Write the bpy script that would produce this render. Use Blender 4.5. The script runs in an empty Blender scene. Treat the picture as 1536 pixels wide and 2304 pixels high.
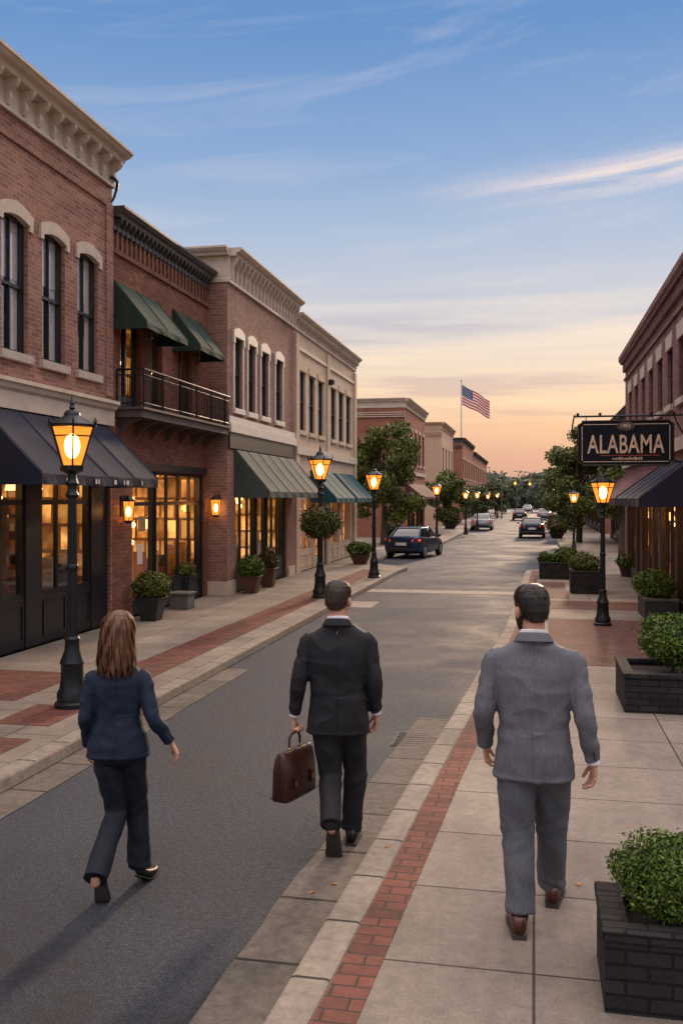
import bpy, bmesh, math, random, time
import numpy as np
from mathutils import Vector, Matrix, noise
random.seed(7); np.random.seed(7)
R=math.radians
col=bpy.context.scene.collection
T=math.atan(432/2100); SN,CS=math.sin(T),math.cos(T); HC=2.42
def PX(px,py,z=0.12):
    d=(HC-z)*2100/(py-1120); u=(px-768)/2100
    return Vector((d*(-SN+u*CS), d*(CS+u*SN), z))
def srgb(r,g,b):
    f=lambda c:(c/12.92 if c<=.04045 else ((c+.055)/1.055)**2.4)
    return (f(r/255),f(g/255),f(b/255),1)
# ------------------------------------------------------------ mesh builder
ORG={}
class MB:
    def __init__(s): s.v=[]; s.f=[]; s.mi=[]
    def face(s,pts,m=0):
        n=len(s.v); s.v+= [tuple(p) for p in pts]; s.f.append(tuple(range(n,n+len(pts)))); s.mi.append(m)
    def box(s,x0,x1,y0,y1,z0,z1,m=0):
        if x0>x1:x0,x1=x1,x0
        n=len(s.v)
        s.v+=[(x0,y0,z0),(x1,y0,z0),(x1,y1,z0),(x0,y1,z0),(x0,y0,z1),(x1,y0,z1),(x1,y1,z1),(x0,y1,z1)]
        for q in ((0,3,2,1),(4,5,6,7),(0,1,5,4),(1,2,6,5),(2,3,7,6),(3,0,4,7)):
            s.f.append(tuple(n+i for i in q)); s.mi.append(m)
    def rings(s,rs,cap=True,m=0):
        n=len(s.v); k=len(rs[0])
        for r in rs: s.v+=[tuple(p) for p in r]
        for i in range(len(rs)-1):
            for j in range(k):
                a=n+i*k+j; b=n+i*k+(j+1)%k
                s.f.append((a,b,b+k,a+k)); s.mi.append(m)
        if cap:
            s.f.append(tuple(n+j for j in range(k))[::-1]); s.mi.append(m)
            s.f.append(tuple(n+(len(rs)-1)*k+j for j in range(k))); s.mi.append(m)
    def limb(s,pts,rad,n=12,k=4,m=0,flat=1.0):
        pts=[Vector(p) for p in pts]
        if len(pts)>2 and k>1:
            P=[pts[0]*2-pts[1]]+pts+[pts[-1]*2-pts[-2]]; rr=[rad[0]]+list(rad)+[rad[-1]]
            o=[];ro=[]
            for i in range(1,len(P)-2):
                for q in range(k):
                    t=q/k; a,b,c,d=P[i-1],P[i],P[i+1],P[i+2]
                    o.append(.5*((2*b)+(c-a)*t+(2*a-5*b+4*c-d)*t*t+(3*b-a-3*c+d)*t**3))
                    tt=t*t*(3-2*t); ro.append(rr[i]*(1-tt)+rr[i+1]*tt)
            o.append(pts[-1]); ro.append(rad[-1]); pts,rad=o,ro
        ref=None; rs=[]
        for i,p in enumerate(pts):
            t=(pts[min(i+1,len(pts)-1)]-pts[max(i-1,0)]).normalized()
            if ref is None:
                ref=Vector((1,0,0)) if abs(t.x)<.8 else Vector((0,1,0))
            a=(ref-t*ref.dot(t)).normalized(); b=t.cross(a); ref=a
            rs.append([p+a*math.cos(2*math.pi*j/n)*rad[i]+b*math.sin(2*math.pi*j/n)*rad[i]*flat for j in range(n)])
        s.rings(rs,True,m)
    def lathe(s,prof,n=16,c=(0,0,0),m=0,ang=0):
        s.rings([[ (c[0]+r*math.cos(2*math.pi*j/n+ang),c[1]+r*math.sin(2*math.pi*j/n+ang),c[2]+z) for j in range(n)] for r,z in prof],True,m)
    def ball(s,c,r,n=10,m=0):
        if not hasattr(r,'__len__'): r=(r,r,r)
        rs=[]
        for i in range(n+1):
            t=math.pi*(i/n*.98+.01)
            rs.append([(c[0]+r[0]*math.sin(t)*math.cos(2*math.pi*j/(n*2)),c[1]+r[1]*math.sin(t)*math.sin(2*math.pi*j/(n*2)),c[2]-r[2]*math.cos(t)) for j in range(n*2)])
        s.rings(rs,True,m)
    def prism(s,poly,vec,m=0):
        vec=Vector(vec); a=[Vector(p) for p in poly]; s.rings([a,[p+vec for p in a]],True,m)
    def ex(s,side,X,prof,y0,y1,m=0):
        s.prism([(X+side*o,y0,z) for o,z in prof],(0,y1-y0,0),m)
    def sb(s,side,X,o0,o1,y0,y1,z0,z1,m=0): s.box(X+side*o0,X+side*o1,y0,y1,z0,z1,m)
    def mesh(s,name,mats,org=(0,0,0),smooth=False,recalc=True):
        me=bpy.data.meshes.new(name)
        v=[(a-org[0],b-org[1],c-org[2]) for a,b,c in s.v]
        me.from_pydata(v,[],s.f)
        if not isinstance(mats,(list,tuple)): mats=[mats]
        for q in mats: me.materials.append(q)
        me.polygons.foreach_set('material_index',s.mi)
        if recalc:
            bm=bmesh.new(); bm.from_mesh(me); bmesh.ops.recalc_face_normals(bm,faces=bm.faces); bm.to_mesh(me); bm.free()
        if smooth:
            me.polygons.foreach_set('use_smooth',[True]*len(me.polygons))
        me.update(); return me
    def build(s,name,mats,parent=None,smooth=False,bevel=0,recalc=True,org=None):
        if org is None: org=ORG.get(parent.name,(0,0,0)) if parent else (0,0,0)
        me=s.mesh(name,mats,org,smooth,recalc)
        o=bpy.data.objects.new(name,me); col.objects.link(o)
        if parent: o.parent=parent
        ORG[o.name]=org
        if smooth=='auto':
            me.set_sharp_from_angle(angle=R(35))
        if bevel:
            b=o.modifiers.new('b','BEVEL'); b.width=bevel; b.segments=2; b.limit_method='ANGLE'
        return o
def tag(o,label,cat,group=None,kind=None):
    if label:o['label']=label
    if cat:o['category']=cat
    if group:o['group']=group
    if kind:o['kind']=kind
    return o
def thing(name,loc,label,cat,group=None,rot=0,world=False):
    o=bpy.data.objects.new(name,None); col.objects.link(o); o.location=loc; o.rotation_euler[2]=rot
    o.empty_display_size=.2
    ORG[o.name]=tuple(loc) if world else (0,0,0)
    return tag(o,label,cat,group)
def copy_tree(o,parent=None):
    c=o.copy(); col.objects.link(c); c.parent=parent; ORG[c.name]=(0,0,0)
    for ch in list(o.children): copy_tree(ch,c)
    return c
# ------------------------------------------------------------ materials
def nodes(name):
    m=bpy.data.materials.new(name); m.use_nodes=True; nt=m.node_tree; return m,nt,nt.nodes['Principled BSDF']
def nn(nt,t,**k):
    n=nt.nodes.new(t)
    for a,b in k.items(): setattr(n,a,b)
    return n
def math_(nt,op,a,b=None,c=None):
    n=nt.nodes.new('ShaderNodeMath'); n.operation=op
    for i,x in enumerate((a,b,c)):
        if x is None: continue
        if isinstance(x,(int,float)): n.inputs[i].default_value=x
        else: nt.links.new(x,n.inputs[i])
    return n.outputs[0]
def ramp(nt,fac,stops,interp='LINEAR'):
    n=nt.nodes.new('ShaderNodeValToRGB'); n.color_ramp.interpolation=interp
    e=n.color_ramp.elements
    while len(e)<len(stops): e.new(.5)
    for i,(p,c) in enumerate(stops): e[i].position=p; e[i].color=c if len(c)==4 else (*c,1)
    nt.links.new(fac,n.inputs[0]); return n.outputs[0]
def mixc(nt,f,a,b,mode='MIX'):
    n=nt.nodes.new('ShaderNodeMix'); n.data_type='RGBA'; n.blend_type=mode
    for i,x in ((0,f),(6,a),(7,b)):
        if isinstance(x,(int,float)): n.inputs[i].default_value=x
        elif isinstance(x,tuple): n.inputs[i].default_value=x
        else: nt.links.new(x,n.inputs[i])
    return n.outputs[2]
def noise_(nt,vec,scale,detail=4,rough=.55,dist=0):
    n=nt.nodes.new('ShaderNodeTexNoise'); n.inputs['Scale'].default_value=scale; n.inputs['Detail'].default_value=detail
    n.inputs['Roughness'].default_value=rough; n.inputs['Distortion'].default_value=dist
    if vec is not None: nt.links.new(vec,n.inputs['Vector'])
    return n.outputs['Fac']
def bump(nt,bs,h,st=.3,dist=.01):
    n=nt.nodes.new('ShaderNodeBump'); n.inputs['Strength'].default_value=st; n.inputs['Distance'].default_value=dist
    nt.links.new(h,n.inputs['Height']); nt.links.new(n.outputs[0],bs.inputs['Normal'])
def pos(nt): return nt.nodes.new('ShaderNodeNewGeometry').outputs['Position']
def boxuv(nt):
    g=nt.nodes.new('ShaderNodeNewGeometry')
    a=nn(nt,'ShaderNodeSeparateXYZ'); b=nn(nt,'ShaderNodeSeparateXYZ')
    nt.links.new(g.outputs['Position'],a.inputs[0]); nt.links.new(g.outputs['True Normal'],b.inputs[0])
    ax=math_(nt,'GREATER_THAN',math_(nt,'ABSOLUTE',b.outputs[0]),.7)
    az=math_(nt,'GREATER_THAN',math_(nt,'ABSOLUTE',b.outputs[2]),.7)
    u=math_(nt,'ADD',a.outputs[0],math_(nt,'MULTIPLY',ax,math_(nt,'SUBTRACT',a.outputs[1],a.outputs[0])))
    v=math_(nt,'ADD',a.outputs[2],math_(nt,'MULTIPLY',az,math_(nt,'SUBTRACT',a.outputs[1],a.outputs[2])))
    c=nn(nt,'ShaderNodeCombineXYZ'); nt.links.new(u,c.inputs[0]); nt.links.new(v,c.inputs[1])
    return c.outputs[0],g.outputs['Position']
def M(name,c,rough=.6,metal=0,var=.25,scale=6,bst=.15,bscale=60,emit=None,es=0,spec=.5,obj=False):
    m,nt,b=nodes(name)
    if obj: p=nn(nt,'ShaderNodeTexCoord').outputs['Object']
    else: p=pos(nt)
    f=noise_(nt,p,scale,5,.6)
    lo=tuple(x*(1-var) for x in c[:3])+(1,); hi=tuple(min(1,x*(1+var)) for x in c[:3])+(1,)
    nt.links.new(ramp(nt,f,[(.3,lo),(.7,hi)]),b.inputs['Base Color'])
    b.inputs['Roughness'].default_value=rough; b.inputs['Metallic'].default_value=metal
    b.inputs['Specular IOR Level'].default_value=spec
    if bst: bump(nt,b,noise_(nt,p,bscale,3),bst,.01)
    if emit: b.inputs['Emission Color'].default_value=emit; b.inputs['Emission Strength'].default_value=es
    return m
def brickmat(name,c1,c2,mo,w=.215,h=.072,ms=.009,rough=.85,dirt=.35,bs=.6,off=.5,var=.5):
    m,nt,b=nodes(name); uv,p=boxuv(nt)
    t=nn(nt,'ShaderNodeTexBrick'); t.offset=off
    nt.links.new(uv,t.inputs['Vector'])
    t.inputs['Color1'].default_value=c1; t.inputs['Color2'].default_value=c2; t.inputs['Mortar'].default_value=mo
    t.inputs['Scale'].default_value=1; t.inputs['Mortar Size'].default_value=ms; t.inputs['Mortar Smooth'].default_value=.2
    t.inputs['Bias'].default_value=0; t.inputs['Brick Width'].default_value=w; t.inputs['Row Height'].default_value=h
    big=ramp(nt,noise_(nt,p,.9,6,.65),[(.3,(1-dirt,1-dirt,1-dirt)),(.7,(1.0,1.0,1.0))])
    sm=ramp(nt,noise_(nt,p,14,3,.6),[(.3,(1-var*.5,)*3),(.7,(1,1,1))])
    fi=ramp(nt,noise_(nt,p,95,2,.7),[(.3,(.78,.77,.76)),(.7,(1.14,1.14,1.14))])
    c=mixc(nt,1.0,t.outputs['Color'],big,'MULTIPLY'); c=mixc(nt,1.0,c,sm,'MULTIPLY'); c=mixc(nt,1.0,c,fi,'MULTIPLY')
    nt.links.new(c,b.inputs['Base Color']); b.inputs['Roughness'].default_value=rough; b.inputs['Specular IOR Level'].default_value=.3
    h_=math_(nt,'ADD',math_(nt,'MULTIPLY',t.outputs['Fac'],-1.0),math_(nt,'MULTIPLY',noise_(nt,p,40,3),.35))
    bump(nt,b,h_,bs,.012); return m
brick1=brickmat('brick_light_red',(.52,.24,.165,1),(.32,.125,.09,1),(.42,.33,.27,1))
brick2=brickmat('brick_orange_red',(.40,.145,.08,1),(.23,.08,.05,1),(.17,.12,.10,1))
brick3=brickmat('brick_pink_red',(.49,.25,.18,1),(.35,.16,.115,1),(.40,.33,.28,1))
brick5=brickmat('brick_red_far',(.50,.20,.13,1),(.40,.15,.09,1),(.36,.23,.18,1),ms=.006)
brickR=brickmat('brick_dark_red',(.40,.18,.145,1),(.25,.105,.09,1),(.28,.20,.18,1))
brickP=brickmat('brick_planter_charcoal',(.045,.040,.041,1),(.025,.022,.024,1),(.012,.010,.010,1),w=.2,h=.068,ms=.007,bs=.8)
pave=brickmat('brick_pavers',(.27,.098,.068,1),(.155,.06,.045,1),(.075,.055,.048,1),w=.205,h=.105,ms=.007,bs=.5,dirt=.4)
paveR=brickmat('brick_pavers_dim',(.22,.105,.08,1),(.15,.075,.06,1),(.10,.07,.06,1),w=.205,h=.105,ms=.006,bs=.4,dirt=.35)
slab=brickmat('concrete_slabs',(.365,.31,.255,1),(.285,.243,.20,1),(.075,.063,.055,1),w=1.25,h=.92,ms=.008,off=0,bs=.35,dirt=.45,var=.4)
curbm=brickmat('curb_stone',(.42,.36,.29,1),(.31,.265,.22,1),(.05,.042,.038,1),w=5.0,h=.62,ms=.012,off=0,bs=.7,dirt=.4,var=.7)
gutm=brickmat('gutter_stone',(.24,.205,.17,1),(.175,.15,.125,1),(.045,.037,.033,1),w=5.0,h=.78,ms=.014,off=0,bs=.6,dirt=.5,var=.8)
def asphalt():
    m,nt,b=nodes('asphalt'); p=pos(nt)
    f=noise_(nt,p,75,4,.85); f2=noise_(nt,p,22,3,.8); g=noise_(nt,p,.5,6,.65,.8); v=nn(nt,'ShaderNodeTexVoronoi'); v.inputs['Scale'].default_value=42; nt.links.new(p,v.inputs['Vector'])
    c=ramp(nt,f,[(.32,(.011,.0135,.020)),(.52,(.034,.040,.053)),(.68,(.14,.145,.16))])
    c=mixc(nt,1.0,c,ramp(nt,f2,[(.35,(.62,.62,.65)),(.65,(1.28,1.28,1.28))]),'MULTIPLY')
    c=mixc(nt,1.0,c,ramp(nt,g,[(.36,(.46,.47,.52)),(.5,(.9,.91,.95)),(.64,(1.35,1.32,1.28))]),'MULTIPLY')
    sp=ramp(nt,v.outputs['Distance'],[(.0,(3.4,3.4,3.4)),(.16,(1,1,1))])
    c=mixc(nt,.6,c,mixc(nt,1.0,c,sp,'MULTIPLY'))
    vc=nn(nt,'ShaderNodeTexVoronoi'); vc.feature='DISTANCE_TO_EDGE'; vc.inputs['Scale'].default_value=.16
    mp=nn(nt,'ShaderNodeVectorMath'); mp.operation='ADD'; n2=nn(nt,'ShaderNodeTexNoise'); n2.inputs['Scale'].default_value=1.2; n2.inputs['Detail'].default_value=7
    nt.links.new(p,n2.inputs['Vector']); nt.links.new(p,mp.inputs[0]); nt.links.new(n2.outputs['Color'],mp.inputs[1]); nt.links.new(mp.outputs[0],vc.inputs['Vector'])
    c=mixc(nt,.45,c,mixc(nt,1.0,c,ramp(nt,vc.outputs['Distance'],[(0,(.25,.25,.25)),(.0025,(1,1,1))]),'MULTIPLY'))
    nt.links.new(c,b.inputs['Base Color'])
    nt.links.new(ramp(nt,g,[(.3,(.55,)*3),(.7,(.85,)*3)]),b.inputs['Roughness'])
    b.inputs['Specular IOR Level'].default_value=.38
    bump(nt,b,math_(nt,'ADD',f,f2),1.0,.014); return m
asph=asphalt()
cream=M('cream_trim',(.56,.47,.37),.7,var=.15,scale=3); tan=M('tan_stucco',(.54,.41,.29),.85,var=.12,scale=2,bst=.3)
tan2=M('tan_far',(.54,.37,.25),.85,var=.12); white=M('white_trim',(.64,.58,.50),.6,var=.1)
stone=M('limestone',(.52,.43,.34),.8,var=.15,scale=9,bst=.3)
dark=M('black_painted_wood',(.012,.013,.016),.35,var=.3,bst=.05); darkg=M('dark_green_paint',(.018,.024,.022),.4)
iron=M('black_iron',(.010,.013,.016),.38,metal=.3,var=.3,scale=20,bst=.2,bscale=90)
greyc=M('dark_cornice_metal',(.06,.055,.052),.5,var=.2); balm=M('brown_balcony_deck',(.10,.075,.065),.6); concp=M('grey_planter_stone',(.10,.10,.095),.8)
darkp=M('charcoal_planter',(.025,.025,.028),.55,bst=.2); terra=M('brown_planter',(.09,.04,.025),.7)
soil=M('soil',(.03,.02,.015),.95); bark=M('bark',(.07,.05,.035),.9,bst=.8,bscale=20)
roofm=M('roof_dark',(.05,.048,.05),.8)
def canvas(n,c): return M(n,c,.8,var=.22,scale=2.5,bst=.25,bscale=250,spec=.25)
cnav=canvas('navy_canvas',(.014,.018,.038)); cgrn=canvas('green_canvas',(.024,.045,.034)); cgrg=canvas('grey_green_canvas',(.055,.072,.068))
ctea=canvas('teal_canvas',(.014,.07,.08)); cmar=canvas('maroon_canvas',(.11,.040,.048)); cpur=canvas('dark_navy_plum_canvas',(.022,.022,.042))
def glassm(name,tint=(1,1,1,1),base=.05,gain=.55,pw=2.5):
    m=bpy.data.materials.new(name); m.use_nodes=True; nt=m.node_tree; nt.nodes.clear()
    o=nn(nt,'ShaderNodeOutputMaterial'); t=nn(nt,'ShaderNodeBsdfTransparent'); g=nn(nt,'ShaderNodeBsdfGlossy'); mx=nn(nt,'ShaderNodeMixShader')
    t.inputs[0].default_value=tint; g.inputs['Roughness'].default_value=.03
    lw=nn(nt,'ShaderNodeLayerWeight'); lw.inputs[0].default_value=.5
    f=math_(nt,'ADD',math_(nt,'MULTIPLY',math_(nt,'POWER',lw.outputs['Facing'],pw),gain),base)
    nt.links.new(f,mx.inputs[0]); nt.links.new(t.outputs[0],mx.inputs[1]); nt.links.new(g.outputs[0],mx.inputs[2]); nt.links.new(mx.outputs[0],o.inputs[0])
    return m
glass=glassm('shop_glass',(.93,.94,.95,1)); wglass=glassm('upper_window_glass',(.9,.92,.95,1),.12,.75,2.0)
def darkpane():
    m,nt,b=nodes('dark_window_glass'); b.inputs['Base Color'].default_value=(.03,.033,.04,1); b.inputs['Roughness'].default_value=.06; b.inputs['Specular IOR Level'].default_value=1.0; b.inputs['Coat Weight'].default_value=.6; b.inputs['Coat Roughness'].default_value=.03
    bump(nt,b,noise_(nt,pos(nt),2.2,2),.06,.01); return m
dglass=darkpane()
curtain=M('curtain_cloth',(.75,.70,.62),.9,var=.15,scale=12,bst=0); inside=M('unlit_room',(.02,.018,.016),.9,bst=0)
carglass=M('car_glass',(.01,.012,.015),.05,bst=0,spec=1.0)
def emis(name,c,s):
    m=bpy.data.materials.new(name); m.use_nodes=True; nt=m.node_tree; nt.nodes.clear()
    o=nn(nt,'ShaderNodeOutputMaterial'); e=nn(nt,'ShaderNodeEmission'); e.inputs[0].default_value=c; e.inputs[1].default_value=s
    nt.links.new(e.outputs[0],o.inputs[0]); return m
bulbm=emis('bulb_glow',(1,.66,.28,1),26); pend=emis('pendant_glow',(1,.58,.2,1),8)
def lampglass():
    m=bpy.data.materials.new('amber_lantern_glass'); m.use_nodes=True; nt=m.node_tree; nt.nodes.clear()
    o=nn(nt,'ShaderNodeOutputMaterial'); t=nn(nt,'ShaderNodeBsdfTransparent'); e=nn(nt,'ShaderNodeEmission'); mx=nn(nt,'ShaderNodeMixShader')
    t.inputs[0].default_value=(1,.8,.5,1); e.inputs[0].default_value=(1,.27,.03,1); e.inputs[1].default_value=2.2; mx.inputs[0].default_value=.55
    nt.links.new(t.outputs[0],mx.inputs[1]); nt.links.new(e.outputs[0],mx.inputs[2]); nt.links.new(mx.outputs[0],o.inputs[0]); return m
lglass=lampglass()
def glowwall(name,st,lo=.36):
    m,nt,b=nodes(name); p=pos(nt); b.inputs['Base Color'].default_value=(.36,.21,.10,1); b.inputs['Roughness'].default_value=.9
    f=noise_(nt,p,1.4,3,.6,.4); uv,_=boxuv(nt)
    t=nn(nt,'ShaderNodeTexBrick'); t.offset=.35; nt.links.new(uv,t.inputs['Vector']); t.inputs['Color1'].default_value=(1,1,1,1); t.inputs['Color2'].default_value=(.14,.12,.10,1); t.inputs['Mortar'].default_value=(.04,.03,.02,1)
    t.inputs['Scale'].default_value=1; t.inputs['Brick Width'].default_value=.37; t.inputs['Row Height'].default_value=.48; t.inputs['Mortar Size'].default_value=.035
    c=ramp(nt,f,[(lo,(.05,.017,.004)),(lo+.12,(.45,.16,.03)),(lo+.27,(1.0,.46,.11))])
    c=mixc(nt,1.0,c,t.outputs['Color'],'MULTIPLY')
    nt.links.new(c,b.inputs['Emission Color']); b.inputs['Emission Strength'].default_value=st; return m  # lit-shop look painted as patchy amber glow on the interior walls
warm=glowwall('warm_glow_interior',1.5,.37); warmlo=glowwall('dim_glow_interior',.6,.40); warmhi=glowwall('bright_glow_interior',2.2,.34)
wood=M('shelf_wood',(.07,.035,.016),.6); floorm=M('shop_floor',(.20,.12,.07),.6)
def leafm(name,c1,c2,c3=None):
    m,nt,b=nodes(name); p=pos(nt); f=noise_(nt,p,9,4,.8); a=nn(nt,'ShaderNodeAttribute'); a.attribute_name='tint'
    g=math_(nt,'ADD',math_(nt,'MULTIPLY',f,.5),math_(nt,'MULTIPLY',a.outputs['Fac'],.5))
    st=[(.2,c1),(.75,c2)]+([(.93,c3)] if c3 else [])
    nt.links.new(ramp(nt,g,st),b.inputs['Base Color']); b.inputs['Roughness'].default_value=.55; b.inputs['Specular IOR Level'].default_value=.3
    return m
lf_bush=leafm('boxwood_leaf',(.014,.036,.006),(.125,.19,.024),(.27,.32,.05)); lf_tree=leafm('tree_leaf',(.04,.06,.014),(.17,.19,.04),(.42,.29,.07))
lf_far=leafm('far_tree_leaf',(.06,.08,.04),(.16,.18,.08)); lf_flow=leafm('flower_leaf',(.02,.05,.012),(.18,.18,.03),(.55,.22,.04))  # far tree leaves carry distance haze as a paler painted colour
lf_haze=leafm('hazy_tree_leaf',(.085,.10,.075),(.15,.155,.11))  # distance haze painted into the leaf colour
lf_red=leafm('flower_red',(.03,.05,.015),(.16,.10,.04),(.35,.05,.05)); corem=M('foliage_shade_core',(.010,.018,.007),1.0,bst=0); coref=M('far_foliage_core',(.05,.06,.035),1.0,bst=0)  # dark foliage core stands in for shade between the leaves
# ------------------------------------------------------------ people
def remesh(mb,name,mat,parent,vox,it=4,disp=None,extra=None):
    me=mb.mesh(name,mat); tmp=bpy.data.objects.new('tmp',me); col.objects.link(tmp)
    r=tmp.modifiers.new('r','REMESH'); r.mode='VOXEL'; r.voxel_size=vox; r.use_smooth_shade=True
    s=tmp.modifiers.new('s','SMOOTH'); s.factor=.5; s.iterations=it
    bpy.context.view_layer.update()
    nm=bpy.data.meshes.new_from_object(tmp.evaluated_get(bpy.context.evaluated_depsgraph_get())); bpy.data.objects.remove(tmp)
    if disp:
        n=len(nm.vertices); co=np.empty(n*3,dtype=np.float32); nm.vertices.foreach_get('co',co); no=np.empty(n*3,dtype=np.float32); nm.vertex_normals.foreach_get('vector',no)
        co=co.reshape(-1,3); no=no.reshape(-1,3)
        d=np.array([disp(Vector(a),Vector(b)) for a,b in zip(co.tolist(),no.tolist())])
        nm.vertices.foreach_set('co',(co+no*d[:,None]).astype(np.float32).ravel())
    nm.update()
    if extra:
        bm=bmesh.new(); bm.from_mesh(nm); bm.from_mesh(extra.mesh('x',mat)); bm.to_mesh(nm); bm.free()
    nm.polygons.foreach_set('use_smooth',[True]*len(nm.polygons)); nm.materials.clear(); nm.materials.append(mat); nm.name=name
    o=bpy.data.objects.new(name,nm); col.objects.link(o); o.parent=parent; return o
def ell(cx,cy,z,rx,ry,n=28,p=2.4,mod=0):
    o=[]
    for j in range(n):
        a=2*math.pi*j/n; c,s=math.cos(a),math.sin(a); k=1+(mod*math.sin(a*13+z*18)+mod*.6*math.sin(a*29-z*9) if mod else 0)
        o.append((cx+k*rx*math.copysign(abs(c)**(2/p),c),cy+k*ry*math.copysign(abs(s)**(2/p),s),z))
    return o
def interp_rings(rg,k=4):
    out=[]
    for i in range(len(rg)-1):
        for q in range(k):
            t=q/k; out.append(tuple(a*(1-t)+b*t for a,b in zip(rg[i],rg[i+1])))
    out.append(rg[-1]); return out
def shoe(par,mat,solem,mtx,L=.29,heel=0):
    secs=[(0,.029,.0,.066),(.02,.038,0,.092),(.07,.042,0,.105),(.12,.045,0,.09),(.17,.053,0,.07),(.22,.053,0,.056),(.26,.042,0,.046),(.283,.022,.004,.034)]
    k=L/.29; m=MB(); rs=[]
    for y,w,zb,zt in secs:
        hh=0
        if heel:
            hh=heel*max(0,1-y/.16)**1.3; zt=min(zt,.052 if y<.2 else .04) if y>.03 else .055; w*=.78
        n=14; zc=(zb+zt)/2+hh; hz=(zt-zb)/2
        rs.append([(w*math.copysign(abs(math.cos(2*math.pi*j/n))**.8,math.cos(2*math.pi*j/n)),y*k,zc+hz*math.copysign(abs(math.sin(2*math.pi*j/n))**.75,math.sin(2*math.pi*j/n))+.012) for j in range(n)])
    m.rings(rs); o=m.build('shoe',mat,par,smooth=True); o.data.transform(mtx)
    s=MB(); rs=[]
    for y,w,zb,zt in secs:
        hh=heel*max(0,1-y/.16)**1.3 if heel else 0; w=w*(.8 if heel else 1.05)+.001; th=.008 if heel else .013
        rs.append([(-w,y*k,hh),(w,y*k,hh),(w,y*k,hh+th),(-w,y*k,hh+th)])
    s.rings(rs)
    if heel: s.limb([(0,.03,heel),(0,.012,.0)],[.018,.007],8)
    else: s.rings([[(-.036,.0,-.014),(.036,.0,-.014),(.038,0,.0),(-.038,0,.0)],[(-.040,.08,-.014),(.040,.08,-.014),(.040,.08,.0),(-.040,.08,.0)]])
    so=s.build('sole',solem,o); so.data.transform(mtx)
    return o
skin=M('skin',(.48,.25,.165),.5,var=.08,scale=15,bst=.05,obj=True)
eyew=M('eye_white',(.7,.68,.65),.2,bst=0); shirtm=M('white_shirt',(.7,.7,.72),.7); sockm=M('dark_sock',(.012,.012,.014),.9)
def hand(H,F,w,a,b,n,curl,k=1.0):
    a=Vector(a).normalized(); n=Vector(n); n=(n-a*n.dot(a)).normalized(); b=Vector(b); b=(b-a*b.dot(a)-n*b.dot(n)).normalized(); w=Vector(w)
    rs=[]
    for t,wb,wn in ((-.03,.024,.019),(.0,.025,.018),(.03,.034,.017),(.06,.041,.015),(.088,.038,.012),(.096,.03,.008)):
        rs.append([w+a*t*k+b*math.cos(2*math.pi*j/14)*wb*k+n*math.sin(2*math.pi*j/14)*wn*k for j in range(14)])
    H.rings(rs)
    for off,L,e in ((.030,.074,0),(.010,.083,4),(-.011,.077,8),(-.030,.06,12)):
        p=w+a*.080*k+b*off*k; pts=[p-a*.015]; ang=0
        for q,(f,cu) in enumerate(zip((.45,.31,.24),curl)):
            ang+=R(cu+e*.5); pts.append(pts[-1]+(a*math.cos(ang)+n*math.sin(ang)+b*off*.6)*L*f*k*(1.35 if q==0 else 1))
        F.limb(pts,[.0095*k,.0092*k,.0085*k,.006*k],8,k=3)
    p=w+a*.018*k+b*.022*k; d1=(a*.75+b*.75+n*.35).normalized(); d2=(a*.95+b*.25+n*.45).normalized()
    F.limb([p,p+d1*.038*k,p+d1*.038*k+d2*.032*k,p+d1*.038*k+d2*.058*k],[.014*k,.012*k,.0105*k,.0075*k],8,k=3)
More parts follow.
